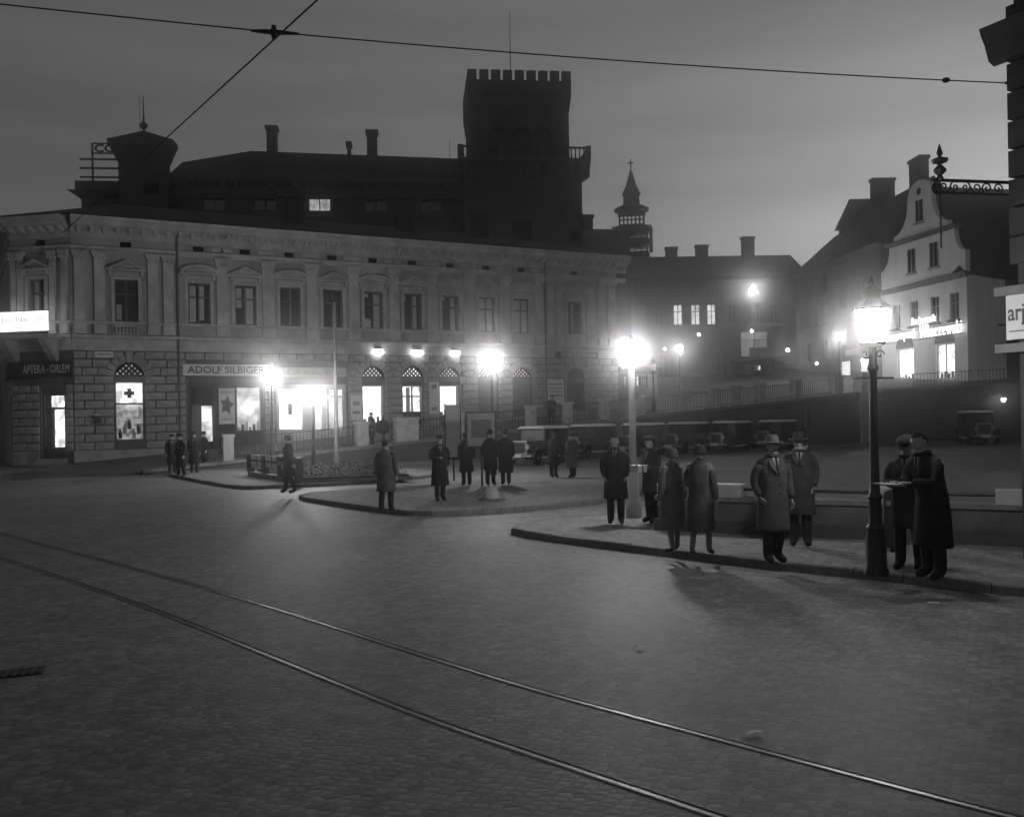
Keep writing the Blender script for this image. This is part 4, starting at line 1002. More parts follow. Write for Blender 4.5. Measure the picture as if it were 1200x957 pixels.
MB().prof([(0.0, z2_ - .3), (-.12, z2_ - .25), (-.28, z2_ - .02), (-.28, z2_ + .06), (.4, z2_ + .06), (.4, z2_ - .3)], 1.0, GW - 1.0).build('gable_cornice', M_frame, gh)
c0 = GW / 2
gl2 = [(c0 - 3.4, z2_ + .07), (c0 - 3.35, z2_ + .5)] + scroll(c0 - 3.35, z2_ + .5, c0 - 1.5, z2_ + 2.9, 6)
top = [(c0 + 1.5 * math.cos(t), z2_ + 3.1 + 1.3 * math.sin(t)) for t in [math.pi - math.pi * i / 10 for i in range(11)]]
poly = [(c0 + 3.4, z2_ + .07)] + [(2 * c0 - x, z) for x, z in gl2[1:]] + top[::-1] + gl2[::-1]
MB().extr(poly, 0, .4).build('gable_stage', M_gable, gh)
o = MB().box(c0 - .45, c0 + .45, -.012, -.002, 17.2, 18.9).build('attic_window', M_dark, gh)
f_ = MB(); f_.box(c0 - .04, c0 + .04, -.05, -.013, 17.2, 18.9); f_.box(c0 - .6, c0 + .6, -.22, -.002, 17.0, 17.18); f_.build('frame', M_framew, o)
o = MB().lathe([(.3, 0), (.3, .05)], 12).v; 
MB(T(c0, -.002, 19.6) @ Matrix.Rotation(R(90), 4, 'X')).lathe([(.28, 0), (.28, .03)], 12).build('oculus', M_dark, gh)
MB().add([(.6, .4, Zc + .3), (GW - .6, .4, Zc + .3), (c0, .4, 20.0), (.6, 13, Zc + .3), (GW - .6, 13, Zc + .3), (c0, 13, 20.0)], [(0, 1, 2), (3, 5, 4), (0, 2, 5, 3), (1, 4, 5, 2)]).build('roof', M_roof, gh)
neon = thing('neon_sign', 'glowing script neon sign across the white gabled house', 'neon sign', tuple(MG @ Vector((GW * .1, -.3, 7.8))), a_)
text('lettering', 'Szczepad', T(0, 0, 0), GW * .36, .95, E_neon, neon, .04, -.012, 1.12)
text('lettering', 'Wloczewski', T(GW * .42, 0, .1), GW * .46, .95, E_neon, neon, .04, -.012, 1.12)
text('lettering', 'Robotnik', T(GW * .33, 0, 1.25), GW * .28, .55, E_neon, neon, .04, -.01, 1.12)
MB().box(-.1, GW * .9, .08, .14, .0, .06).build('mounting_bar', M_iron, neon); MB().box(-.1, GW * .9, .08, .14, .8, .86).build('mounting_bar', M_iron, neon)
# dark neighbour to the right of the gabled house
nb = MG @ Vector((GW + .06, 0, 0))
zq = lambda py: at(1150, py, 66).z
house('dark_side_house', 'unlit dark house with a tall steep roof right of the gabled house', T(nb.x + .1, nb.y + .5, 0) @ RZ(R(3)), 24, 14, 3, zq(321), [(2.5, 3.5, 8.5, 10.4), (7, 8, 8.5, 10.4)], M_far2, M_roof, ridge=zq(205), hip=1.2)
hb = at(1052, 300, 84)
house('chimney_house', 'tall dark roof with broad chimney behind the gabled house', T(hb.x - 1, hb.y + 4, 0) @ RZ(R(0)), 9, 8, 3, at(1070, 250, 88).z, [], M_far2, M_roof, ridge=at(1070, 232, 92).z, chims=[(2.6, 3.0, 2.2, at(1070, 209, 91).z)])
# low lit shop beside the end of the main building
ls0 = at(724, 450, 67); ls1 = at(770, 450, 69); la = math.atan2(ls1.y - ls0.y, ls1.x - ls0.x); lw = (ls1 - ls0).xy.length
lzt = at(745, 432, 68).z; lzb = hzxy(ls0.x, ls0.y) - .3
lsh = house('corner_shop', 'low shop with lit panes glimpsed beside the pale lamp post', T(ls0.x, ls0.y, 0) @ RZ(la), lw, 5, lzb, lzt, [(lw * .17 + i * .95, lw * .17 + i * .95 + .6, lzt - 1.35, lzt - .55) for i in range(2)] + [(lw * .62, lw * .62 + .5, lzt - 1.5, lzt - .5)], M_far2, M_roof, lit={0: E_shop_dim, 1: E_shop_dim, 2: E_shop}, ridge=lzt + .9)
# ------------------------------------------------------------------ near building at the right edge
nb0 = gp(1199, 655, .12); NA = R(-62)
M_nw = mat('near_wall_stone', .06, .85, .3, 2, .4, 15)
near = thing('near_corner_building', 'dark corner building with quoins and cornice cut by the right edge', 'building', (nb0.x, nb0.y, 0), NA)
# local: x along the side running towards the camera, outward -y faces the square
zn = lambda py, px=1186: at(px, py, nb0.y).z
b = MB(); wall(b, 0, 9, .0, 9.5, [(.55, 1.9, .75, zn(447), False), (2.6, 4.2, .1, 2.6, False)], .2)
b.add([(0, 0, 0), (0, 8, 0), (0, 8, 9.5), (0, 0, 9.5)], [(0, 1, 2, 3)]); b.add([(9, 0, 0), (9, 8, 0), (9, 8, 9.5), (9, 0, 9.5)], [(0, 1, 2, 3)])
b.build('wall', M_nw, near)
for k in range(9):
    z = zn(345) + .42 + k * .40
    MB().box(-.07, .5 if k % 2 else .8, -.07, .5 if k % 2 else .3, z, z + .36).build('quoin', M_nw, near)
ctop = zn(40)
MB().prof([(.0, ctop - .35), (-.12, ctop - .3), (-.2, ctop - .1), (-.28, ctop + .02), (-.32, ctop + .12), (.0, ctop + .2)], -.3, 9).build('cornice', M_nw, near)
MB().box(-.3, -.01, -.2, 8, ctop + .0, ctop + .16).build('cornice', M_nw, near)
o = casement(None, .55, 1.9, .75, zn(447), near, M_frame, y=.08, transom=.7, name='shop_window', lit=emis('near_shop_dim', .05, .8, 5))
for z in (zn(341), zn(408)): MB().box(-.24, 9, -.18, .002, z - .06, z + .06).build('string_course', mat('near_trim', .2, .8, .3, 3), near)
ns_ = thing('shop_sign', 'white sign board with dark letters arj at the right edge', 'sign', tuple(T(nb0.x, nb0.y, 0) @ RZ(NA) @ Vector((-.12, -.05, zn(398)))), NA)
hs_ = zn(346) - zn(398)
MB().box(0, 2.6, -.05, .03, 0, hs_).build('board', M_white, ns_)
text('lettering', 'arjawy', T(.03, -.051, hs_ * .3), .62, hs_ * .48, M_frame, ns_, .008, .01)
MB().box(.05, 1.6, -.058, -.052, hs_ * .17, hs_ * .2).build('flourish', M_frame, ns_)
# wrought-iron bracket with finial
bp_ = at(1196, 208, nb0.y + .35); be = at(1094, 211, nb0.y + .1)
brk = thing('iron_sign_bracket', 'ornate wrought-iron bracket with scrolls and bulbous finial, projecting from the dark building', 'bracket', tuple(be), math.atan2(bp_.y - be.y, bp_.x - be.x))
bl_ = (bp_ - be).xy.length
MB().box(-.02, bl_, -.015, .015, -.02, .02).build('arm', M_iron, brk)
MB().box(.0, bl_, -.012, .012, -.19, -.16).build('arm', M_iron, brk)
def spiral(cx_, cz_, r, turns, dirn, a0=0):
    return [(cx_ + r * (1 - t / 26) * math.cos(a0 + dirn * t / 26 * turns * 2 * math.pi), 0, cz_ + r * (1 - t / 26) * math.sin(a0 + dirn * t / 26 * turns * 2 * math.pi)) for t in range(24)]
for i in range(6):
    MB().tube(spiral(.16 + i * .17, -.09, .085, 1.6, 1 if i % 2 else -1, i), .012, 5).build('scroll', M_iron, brk)
fx = .10
MB().lathe([(.015, -.02), (.05, .03), (.03, .07), (.07, .1), (.09, .14), (.05, .19), (.02, .22), (.1, .25), (.115, .29), (.06, .31), (.02, .33), (.045, .37), (.03, .42), (.008, .5)], 12, (fx, 0, 0)).build('finial', M_iron, brk, True)
MB().tube([(fx, 0, -.02), (fx, 0, -.95)], .011, 6).build('rod', M_iron, brk)
for i in range(3): MB().tube(spiral(fx - .05, -.1, .12 - .03 * i, 1.3, -1, i * 2.1), .012, 5).build('scroll', M_iron, brk)

# ------------------------------------------------------------------ lamps
def gaslamp(loc, lit, label, name='gas_street_lamp', H=3.05, em=None, group='street lamps of the square'):
    g_ = thing(name, label, 'street lamp', loc, R(8), group)
    MB().lathe([(.155, 0), (.155, .06), (.13, .10), (.125, .45), (.10, .55), (.115, .60), (.08, .66), (.075, .95), (.095, .99), (.062, 1.05), (.055, 1.5), (.05, 2.2), (.048, H - .35), (.075, H - .3), (.05, H - .24), (.045, H - .02)], 12).build('post', M_iron, g_, True)
    MB().tube([(-.28, 0, H - .42), (.28, 0, H - .42)], .014, 6).build('ladder_bar', M_iron, g_)
    for sx in (-1, 1): MB().tube(spiral(sx * .1, H - .12, .06, 1.4, sx), .01, 5).build('scroll', M_iron, g_)
    z = H; n = 6
    MB().lathe([(.06, z - .03), (.15, z), (.16, z + .03), (.13, z + .04)], 6, a0=R(30)).build('lantern_base', M_iron, g_)
    MB().lathe([(.125, z + .045), (.205, z + .44)], 6, a0=R(30)).build('lantern_glass', em if lit else mat('frosted_glass', .55, .3, .1, 4), g_)
    fr = MB()
    for k in range(n):
        a = R(30) + 2 * math.pi * k / n
        fr.tube([(.14 * math.cos(a), .14 * math.sin(a), z + .04), (.213 * math.cos(a), .213 * math.sin(a), z + .45)], .008, 4)
    fr.build('lantern_frame', M_iron, g_)
    MB().lathe([(.225, z + .445), (.23, z + .47), (.12, z + .58), (.10, z + .61), (.10, z + .68), (.12, z + .69), (.03, z + .76), (.035, z + .8), (.005, z + .88)], 6, a0=R(30)).build('lantern_cap', M_iron, g_)
    return g_
gaslamp(gp(1027, 673, .12), True, 'lit gas lantern on a dark fluted iron post by the near kerb', H=2.92, em=E_gas)
def globe(loc, H, label, r=.17, em=E_globe, pm=M_iron, pr=.06, group='street lamps of the square'):
    g_ = thing('globe_street_lamp', label, 'street lamp', loc, 0, group)
    MB().lathe([(pr * 2.2, 0), (pr * 2.2, .2), (pr * 1.6, .3), (pr * 1.5, .9), (pr * 1.1, .98), (pr, 1.1), (pr * .8, H - .35), (pr * 1.4, H - .3), (pr * 1.6, H - r * .9), (pr * 1.2, H - r * .85)], 12).build('post', pm, g_, True)
    MB().ball((0, 0, H), r, 16, 10).build('globe', em, g_, True)
    MB().lathe([(r * .5, H + r * .9), (r * .5, H + r * 1.0), (.02, H + r * 1.35)], 8).build('cap', M_iron, g_)
    return g_
def at_g(px, py, z=.12): return gp(px, py, z)
def lampz(px, py, p): return at(px, py, p.y).z - p.z
p = at_g(743, 606); globe(p, lampz(740, 412, p), 'brightest globe lamp on a pale thick post among the pedestrians', .24, emis('big_globe_light', 130), mat('post_grey_paint', .32, .6, .15, 3), .075)
p = at_g(319, 553); globe(p, lampz(318, 441, p), 'globe lamp on the planted island in front of the cream sign', .2)
p = at_g(368, 556); globe(p, lampz(367, 463, p), 'lower globe lamp on the island before the bright shop window', .22)
p = at_g(578, 556); globe(p, lampz(578, 423, p), 'globe lamp standing behind the notice board', .22)
def on_hill(px, Y, dz=0):
    q = at(px, 400, Y); return Vector((q.x, q.y, hzxy(q.x, q.y) + dz))
E_hill = emis('hill_globe_light', 115)
p = on_hill(796, 62); globe(p, lampz(797, 408, p), 'globe lamp on the rising street behind the railing', .22, E_hill)
p = on_hill(983, 72); globe(p, lampz(982, 394, p), 'globe lamp before the row houses beside the gas lantern', .26, E_hill)
# lamp hanging on a span wire over the street
p = at(882, 341, 78)
hl = thing('hanging_street_lamp', 'bright lamp hanging on a wire high over the rising street', 'street lamp', tuple(p), 0, 'street lamps of the square')
MB().ball((0, 0, 0), .3, 14, 10).build('globe', E_hill, hl, True); MB().lathe([(.34, .2), (.36, .24), (.1, .5), (.03, .7)], 10).build('hood', M_iron, hl)
MB().tube([(-14, 4, 3.0), (-5, 1.5, 1.2), (0, 0, .7), (6, 4, 1.4), (12, 10, 2.6)], .015, 4).build('span_wire', M_wire, hl)
# small wall lamps
def wall_lamp(px, py, Y, r, label, em=E_small):
    p = at(px, py, Y); o = thing('wall_lamp', label, 'lamp', tuple(p), 0, 'small wall lamps')
    MB().ball((0, 0, 0), r, 10, 8).build('bulb', em, o, True); MB().lathe([(r * 1.3, r * .8), (r * 1.3, r), (.03, r * 1.9)], 8).build('shade', M_iron, o); MB().tube([(0, 0, r * 1.6), (0, .25, r * 2.4), (0, .7, r * 2.4)], .02, 5).build('arm', M_iron, o)
wall_lamp(881, 388, 98, .13, 'small round lamp left of the lit balcony')
wall_lamp(923, 410, 97, .15, 'small round lamp at the foot of the farthest row house')
wall_lamp(957, 426, 84, .1, 'tiny lamp over the shop front of the row houses')
wall_lamp(1011, 422, 74, .12, 'tiny lamp just left of the gas lantern post', emis('tiny_lamp', 70))
wall_lamp(1176, 468, 30, .06, 'small lamp low down beside the near dark building', emis('low_lamp', 80))
wall_lamp(779, 409, 98, .1, 'dim small lamp beside the globe on the rising street', emis('dim_lamp', 40))
wall_lamp(819, 392, 98, .13, 'blurred lamp below the three lit windows', emis('dim_lamp', 40))
# unlit lanterns
p = on_hill(541, 50.5); gaslamp(p, False, 'unlit small lantern on the street pavement before the lattice shops', H=max(2.2, at(541, 462, p.y).z - p.z - .5) + .35)
p = on_hill(765, 55); gaslamp(p, False, 'unlit lantern by the railing left of the big globe lamp', H=max(2.2, at(765, 455, p.y).z - p.z - .3) + .3)

# ------------------------------------------------------------------ tall pole, signs, boards
p = at_g(395, 551); hpole = lampz(393, 352, p)
tp = thing('tram_pole', 'tall slender steel tram pole rising in front of the facade', 'pole', p)
MB().lathe([(.12, 0), (.12, .5), (.09, .6), (.08, hpole * .55), (.1, hpole * .56), (.065, hpole * .58), (.07, hpole * .98), (.02, hpole)], 10).build('shaft', mat('pole_paint', .12, .5, .2, 4), tp, True)
MB().box(-.16, .16, -.03, .03, hpole - .06, hpole).build('cross_arm', M_iron, tp)
def signpost(px, py, top, name, label, plate, pm=M_iron, z=.12):
    p = at_g(px, py, z); h = lampz(px, top, p); o = thing(name, label, 'sign', p)
    MB().tube([(0, 0, 0), (0, 0, h)], .03, 8).build('post', pm, o); plate(o, h); return o
def oval(o, h):
    MB(T(0, -.035, h - .42) @ Matrix.Rotation(R(90), 4, 'X')).lathe([(.24, -.01), (.25, 0), (.24, .01)], 18).build('plate', M_iron, o)
    MB(T(0, -.05, h - .42) @ Matrix.Rotation(R(90), 4, 'X')).lathe([(.2, -.002), (.2, .002)], 18).build('plate_face', M_wood, o)
signpost(450, 562, 486, 'traffic_sign', 'dark round traffic sign on a thin post on the island', oval)
def totem(o, h):
    MB().box(-.24, .24, -.1, .1, h - 1.75, h).build('panel', M_white, o)
    f_ = MB(); f_.box(-.28, -.242, -.12, .12, h - 1.8, h + .04); f_.box(.242, .28, -.12, .12, h - 1.8, h + .04); f_.box(-.242, .242, -.12, .12, h - 1.84, h - 1.752); f_.build('frame', M_iron, o)
signpost(532, 563, 474, 'stop_totem', 'tall narrow white panel sign in a dark frame', totem)
def notice(o, h):
    MB().box(-.42, .42, -.06, .0, h - 1.0, h).build('panel', mat('notice_paper', .35, .8, .2, 4), o)
    f_ = MB(); f_.box(-.48, -.421, -.08, .03, h - 1.06, h + .06); f_.box(.421, .48, -.08, .03, h - 1.06, h + .06); f_.box(-.421, .421, -.08, .03, h + .001, h + .06); f_.box(-.421, .421, -.08, .03, h - 1.06, h - 1.001); f_.build('frame', M_wood, o)
    MB().box(-.3, .3, -.065, -.061, h - .75, h - .2).build('print_block', M_frame, o)
signpost(565, 569, 484, 'notice_board', 'square framed notice board on a post above the waiting couple', notice)
def folded(o, h):
    MB().lathe([(.02, h - 1.15), (.11, h - .95), (.12, h - .5), (.04, h - .08), (.01, h)], 10).build('folded_sign_body', M_wood, o)
signpost(947, 549, 472, 'folded_sign', 'dark folded traffic sign on a post near the parked cars', folded, z=0)  # traffic sign folded shut on its post, umbrella-like in outline
p = at_g(944, 556, 0); o = thing('guard_post', 'thin pale post leaning beside the folded traffic sign', 'post', p)
MB().lathe([(.05, 0), (.04, .9), (.07, .95), (.02, 1.02)], 8).build('post', M_white, o); MB().tube([(-.12, 0, .98), (.1, 0, 1.0)], .03, 6).build('head', M_white, o)
# round stone by the kerb
p = at_g(576, 585); o = thing('guard_stone', 'low rounded pale stone on the middle island', 'stone', p)
MB().lathe([(.23, 0), (.24, .08), (.2, .22), (.12, .31), (.02, .34)], 12).build('stone', M_pier, o, True); MB().lathe([(.36, 0), (.36, .03), (.25, .035)], 12).build('base_ring', M_kerb, o)

# ------------------------------------------------------------------ low planted bed on the first island
p0 = at_g(294, 557); p1 = at_g(350, 566); p2 = at_g(398, 561)
def barrier(pa, pb, label, nn):
    a_ = math.atan2(pb.y - pa.y, pb.x - pa.x); L_ = (pb - pa).xy.length
    o = thing('low_barrier', label, 'barrier', pa, a_)
    MB().box(0, L_, -.12, .12, 0, .16).build('plinth', M_kerb, o)
    for i in range(nn + 1): MB().box(L_ * i / nn - .12, L_ * i / nn + .12, -.12, .12, .162, .86).build('post', M_iron, o)
    for i in range(nn):
        a, b_ = L_ * i / nn + .13, L_ * (i + 1) / nn - .13; q = MB(); q.box(a, b_, -.03, .0, .4, .82); pn = q.build('panel', M_white, o)
        m_ = (a + b_) / 2; c_ = MB(); c_.box(m_ - .03, m_ + .03, -.05, -.031, .4, .82); c_.box(a, b_, -.052, -.031, .58, .64); c_.build('cross_batten', M_iron, pn)
        MB().tube([(a - .02, 0, .3), (b_ + .02, 0, .3)], .025, 6).build('rail', M_iron, o)
barrier(p0, p1, 'low barrier of dark posts and white panels along the flower bed', 3)
bed = thing('flower_bed', 'dark planted bed with stone edging on the first island', 'flower bed', (p1.x, p1.y, .12))
pe = [gp(350, 566, .12), gp(484, 561, .12), gp(440, 552, .12), gp(345, 551, .12), gp(298, 555, .12)]
poly = [(q.x - p1.x, q.y - p1.y) for q in pe]
MB().slab(poly, 0, .1).build('edging', M_kerb, bed); MB().slab(inset(poly, .2), .1, .16).build('soil', mat('soil', .04, .95, .4, 6, .6, 30), bed)
lv = MB(); rr = random.Random(3)
ipoly = inset(poly, .35)
def inside(x, y, P):
    c_ = False; n = len(P)
    for i in range(n):
        (x0, y0), (x1, y1) = P[i], P[(i + 1) % n]
        if (y0 > y) != (y1 > y) and x < (x1 - x0) * (y - y0) / (y1 - y0) + x0: c_ = not c_
    return c_
xs = [q[0] for q in ipoly]; ys = [q[1] for q in ipoly]; cnt = 0
while cnt < 5200:
    x, y = rr.uniform(min(xs), max(xs)), rr.uniform(min(ys), max(ys))
    if not inside(x, y, ipoly): cnt += .1; continue
    cnt += 1; h = .16 + rr.random() ** 1.5 * (.28 + .18 * noise.noise(Vector((x, y, 0))))
    a = rr.uniform(0, 6.28); l = rr.uniform(.04, .09); t = rr.uniform(-.8, .8)
    dx, dy = math.cos(a) * l, math.sin(a) * l
    lv.add([(x - dy * .4, y + dx * .4, h), (x + dy * .4, y - dx * .4, h), (x + dx + dy * .3, y + dy - dx * .3, h + t * l), (x + dx - dy * .3, y + dy + dx * .3, h + t * l)], [(0, 1, 2, 3)])
lf = lv.build('foliage', mat('foliage', .05, .8, .4, 8), bed); lf['kind'] = 'stuff'

# ------------------------------------------------------------------ stone parapet on the near pavement
q0 = gp(775, 619, .12); q1 = gp(1060, 641, .12); q1 = Vector((7.0, 14.1, .12)); q2 = Vector((12.5, 9.6, .12))
pa_ = math.atan2(q1.y - q0.y, q1.x - q0.x); PL = (q1 - q0).xy.length
par = thing('stone_parapet', 'low dark stone parapet with blocks and iron pipe behind the pedestrians', 'parapet', q0, pa_)
MB().box(0, PL + 3.5, -.16, .16, .20, .54).build('wall', mat('parapet_stone', .13, .9, .3, 2, .5, 14), par)
MB().box(-.06, PL + 3.5, -.24, .24, 0, .20).build('plinth', mat('parapet_plinth', .09, .9, .3, 2, .5, 14), par)
MB().box(-.05, PL + 3.5, -.20, .20, .541, .62).build('coping', M_kerb, par)
for x, l in ((.0, .35), (.62, .9), (3.65, .6), (5.4, .6)):
    MB().box(x, x + l, -.2, .2, .622, .84).build('block', M_pier, par)
MB().tube([(0, 0, .75), (PL + 3.4, 0, .75)], .028, 8).build('pipe', M_iron, par)
# bin by the gas lamp
p = gp(1047, 645, .12); o = thing('litter_bin', 'dark round-topped litter bin between the gas lamp and the newspaper reader', 'bin', p, R(-20))
MB().extr([(-.13, .06), (.13, .06)] + [(.13 * math.cos(t), .84 + .08 * math.sin(t)) for t in [math.pi * i / 8 for i in range(9)]], -.16, .16).build('body', M_iron, o)
MB().box(-.1, .1, -.19, -.162, .68, .76).build('flap', M_frame, o); MB().box(-.05, .05, -.05, .05, 0, .062).build('foot', M_iron, o)

# ------------------------------------------------------------------ overhead wires
j = at(321, 38, 11); e1 = at(1190, 98, nb0.y + .1); l1 = Vector((-14, 9.0, 7.6))
sw_ = thing('span_wire', 'long span wire with insulators crossing the sky to the right building', 'wire')
def sag(a, b_, s, n=14): return [a.lerp(b_, i / n) - Vector((0, 0, s * 4 * (i / n) * (1 - i / n))) for i in range(n + 1)]
MB().tube(sag(j, e1, .06), .009, 5).build('cable', M_wire, sw_); MB().tube(sag(j, l1, .03), .009, 5).build('cable', M_wire, sw_)
for t_ in (.895,):
    c_ = j.lerp(e1, t_) - Vector((0, 0, .02)); MB().ball(c_, .045, 8, 6, (1.3, 1, .8)).build('insulator', M_wire, sw_)
c_ = j.lerp(e1, .985); MB().tube([c_, e1], .022, 6).build('turnbuckle', M_wire, sw_)
hg = MB(); dv = (e1 - j).normalized(); hg.tube([j - dv * .28, j - dv * .1, j + dv * .1, j + dv * .3], [.014, .03, .03, .014], 6); hg.ball(j, .055, 8, 6); hg.tube([j - Vector((0, 0, .08)), j + Vector((0, 0, .08))], .03, 6); hg.build('hanger', M_wire, sw_)
tr_ = thing('trolley_wire', 'tram contact wire running from overhead towards the castle turret', 'wire')
k1 = at(372, 0, 10.0); k2 = at(195, 162, 15.4); ja = j - Vector((0, 0, .09))
MB().tube([ja + (ja - k2) * 1.2, ja, k2, k2 + (k2 - ja) * 2.2], .011, 5).build('cable', M_wire, tr_)

# ------------------------------------------------------------------ parked cars
M_body = mat('car_paint_black', .03, .25, .2, 3, spec=.6); M_roofc = mat('car_roof_canvas_highlight', .8, .4, .15, 3, spec=.5); M_tyre = mat('tyre_rubber', .02, .8, .1, 5); M_chr = mat('nickel_plate', .3, .42, 0, metal=1.0)  # roof canvas set pale: the roof highlights are put into its colour
M_cglass = glass('car_glass', .5, .05, .3)
M_rim = mat('wheel_rim', .3, .5, .1, 5)
def make_car(label, loc, rz, body=M_body):
    c_ = thing('parked_car', label, 'car', loc, rz, 'cars parked below the retaining wall')
    # x forward; length 3.9, width 1.6
    MB().taper(-1.9, .35, -.66, .66, .48, -1.82, .35, -.70, .70, 1.12).build('body', body, c_)
    cb = MB()
    for x0, x1 in ((-1.82, -1.68), (-.95, -.85), (-.1, 0.0), (.32, .40)):
        for y in (-.69, .63): cb.box(x0, x1, y, y + .06, 1.121, 1.66)
    cb.box(-1.8, .38, -.69, -.63, 1.58, 1.66); cb.box(-1.8, .38, .63, .69, 1.58, 1.66); cb.box(-1.82, -1.76, -.63, .63, 1.121, 1.66)
    cb.build('cabin_frame', body, c_)
    MB().add([(-1.95, -.74, 1.66), (.55, -.74, 1.66), (.55, .74, 1.66), (-1.95, .74, 1.66), (-1.8, -.6, 1.78), (.4, -.6, 1.78), (.4, .6, 1.78), (-1.8, .6, 1.78)], [(3, 2, 1, 0), (4, 5, 6, 7), (0, 1, 5, 4), (1, 2, 6, 5), (2, 3, 7, 6), (3, 0, 4, 7)]).build('roof', M_roofc, c_)
    for y in (-.665, .655):
        for x0, x1 in ((-1.67, -.96), (-.84, -.11), (.01, .31)): MB().box(x0, x1, y, y + .01, 1.125, 1.575).build('side_window', M_cglass, c_)
    MB().add([(.38, -.63, 1.13), (.38, .63, 1.13), (.34, .63, 1.6), (.34, -.63, 1.6)], [(0, 1, 2, 3)]).build('windscreen', M_cglass, c_)
    MB().taper(.36, 1.42, -.48, .48, .55, .36, 1.40, -.36, .36, 1.10).build('bonnet', body, c_)
    r_ = MB().box(1.42, 1.50, -.38, .38, .52, 1.14).build('radiator', M_chr, c_); MB().box(1.502, 1.51, -.31, .31, .58, 1.06).build('grille', M_iron, r_)
    def fender(xc, y0, y1):
        o_ = [(xc + .50 * math.cos(a), .34 + .50 * math.sin(a)) for a in [R(8 + 160 * i / 8) for i in range(9)]]; i_ = [(xc + .45 * math.cos(a), .34 + .45 * math.sin(a)) for a in [R(8 + 160 * i / 8) for i in range(9)]]
        f_ = MB()
        for k in range(8): f_.extr([o_[k], o_[k + 1], i_[k + 1], i_[k]], y0, y1)
        f_.build('fender', body, c_)
    for xc in (1.08, -1.28):
        fender(xc, -.82, -.52); fender(xc, .52, .82)
    for y in (-.80, .56): MB().box(-.85, .62, y, y + .24, .33, .38).build('running_board', M_roofc, c_)
    W = MB(Matrix.Rotation(R(90), 4, 'X')); W.lathe([(.22, -.06), (.31, -.07), (.345, -.03), (.345, .03), (.31, .07), (.22, .06)], 16); wm = W.mesh('wheel', M_tyre)
    Rm = MB(Matrix.Rotation(R(90), 4, 'X')); Rm.lathe([(.05, -.08), (.07, -.03), (.225, -.02), (.225, .02), (.07, .03), (.05, .08)], 12); rm = Rm.mesh('rim', M_rim)
    for xc in (1.08, -1.28):
        for y in (-.67, .67): w_ = link('wheel', wm, c_, (xc, y, .345)); link('rim', rm, w_)
    w_ = link('spare_wheel', wm, c_, (-1.98, 0, .85)); w_.rotation_euler = (0, 0, R(90)); 
    for y in (-.42, .42): MB(T(1.5, y, .86) @ Matrix.Rotation(R(90), 4, 'Y')).lathe([(.03, -.14), (.10, -.05), (.125, .03), (.12, .05)], 12).build('headlight', M_chr, c_)
    MB().box(1.68, 1.73, -.75, .75, .42, .50).build('bumper', M_chr, c_); MB().box(-2.12, -2.07, -.7, .7, .42, .5).build('bumper', M_chr, c_)
    MB().box(-1.9, 1.66, -.36, .36, .30, .475).build('chassis', M_iron, c_)
    MB().box(1.735, 1.745, -.22, .22, .40, .53).build('number_plate', M_white, c_)
    return c_
cars = [(628, 41.8, R(238), 'foremost boxy car with a pale roof, parked apart from the row'),
        (687, 47.0, R(234), 'second car from the foremost, half hidden by the couple'),
        (747, 48.8, R(233), 'parked car behind the pale lamp post'),
        (800, 50.6, R(232), 'parked car in the middle of the row, its roof coloured bright as a highlight'),
        (852, 52.2, R(232), 'second car from the uphill end of the row'),
        (906, 54.0, R(230), 'parked car at the uphill end of the row, before the stone pier')]
c0_ = None
for px, Y, rz, lab in cars:
    q = at(px, 500, Y); loc = (q.x, q.y, .0)
    if c0_ is None: c0_ = make_car(lab, loc, rz)
    else: dup(c0_, loc, rz, lab)
q = at(1146, 500, 56.5); dup(c0_, (q.x, q.y, 0), R(255), 'lone dark car facing the square below the gabled house', scale=(1.12, 1.12, 1.2))
# ------------------------------------------------------------------ people
M_skin = mat('skin', .38, .6, .1, 8); M_trs = mat('trousers_dark', .03, .9, .3, 6, .3, 60); M_shoe = mat('shoe_leather', .015, .35, .2, 8); M_stock = mat('stockings', .22, .8, .1, 6); M_hair = mat('dark_hair', .012, .9, .3, 30, .4, 80, spec=.05)
COATS = {k: mat('coat_' + k, v, .95, .35, 5, .35, 70) for k, v in dict(black=.018, dark=.03, charcoal=.05, grey=.10, tweed=.15).items()}
M_hat = mat('felt_hat', .025, .9, .2, 9); M_hat2 = mat('felt_hat_grey', .09, .9, .2, 9); M_paper = mat('newsprint', .5, .8, .15, 9); M_shirt = mat('shirt_collar', .38, .8, .05, 6)
def skin_mesh(verts, edges, radii, root):
    me = bpy.data.meshes.new('skeleton'); me.from_pydata(verts, edges, []); o = bpy.data.objects.new('skeleton', me); C.objects.link(o)
    o.modifiers.new('skin', 'SKIN')
    for i, r in enumerate(radii):
        d_ = me.skin_vertices[0].data[i]; d_.radius = r if isinstance(r, tuple) else (r, r); d_.use_root = (i == root)
    sb = o.modifiers.new('sub', 'SUBSURF'); sb.levels = 1; sb.render_levels = 1
    bpy.context.view_layer.update()
    ev = o.evaluated_get(bpy.context.evaluated_depsgraph_get()); m2 = bpy.data.meshes.new_from_object(ev)
    vs = [v.co.copy() for v in m2.vertices]; fs = [list(p.vertices) for p in m2.polygons]
    bpy.data.objects.remove(o); bpy.data.meshes.remove(me); bpy.data.meshes.remove(m2)
    return vs, fs
ARMS = {  # elbow, wrist offsets from the shoulder in (out, forward, up)
    'down': ((.05, -.02, -.28), (.06, .05, -.53)),
    'pocket': ((.055, -.06, -.28), (.005, .03, -.49)),
    'hold': ((.05, .0, -.29), (-.07, .22, -.25)),
    'read': ((.04, .12, -.25), (-.09, .36, -.17)),
    'swing': ((.05, .10, -.26), (.02, .27, -.46)),
    'back': ((.05, -.12, -.25), (.05, -.18, -.50)),
}
pcount = 0
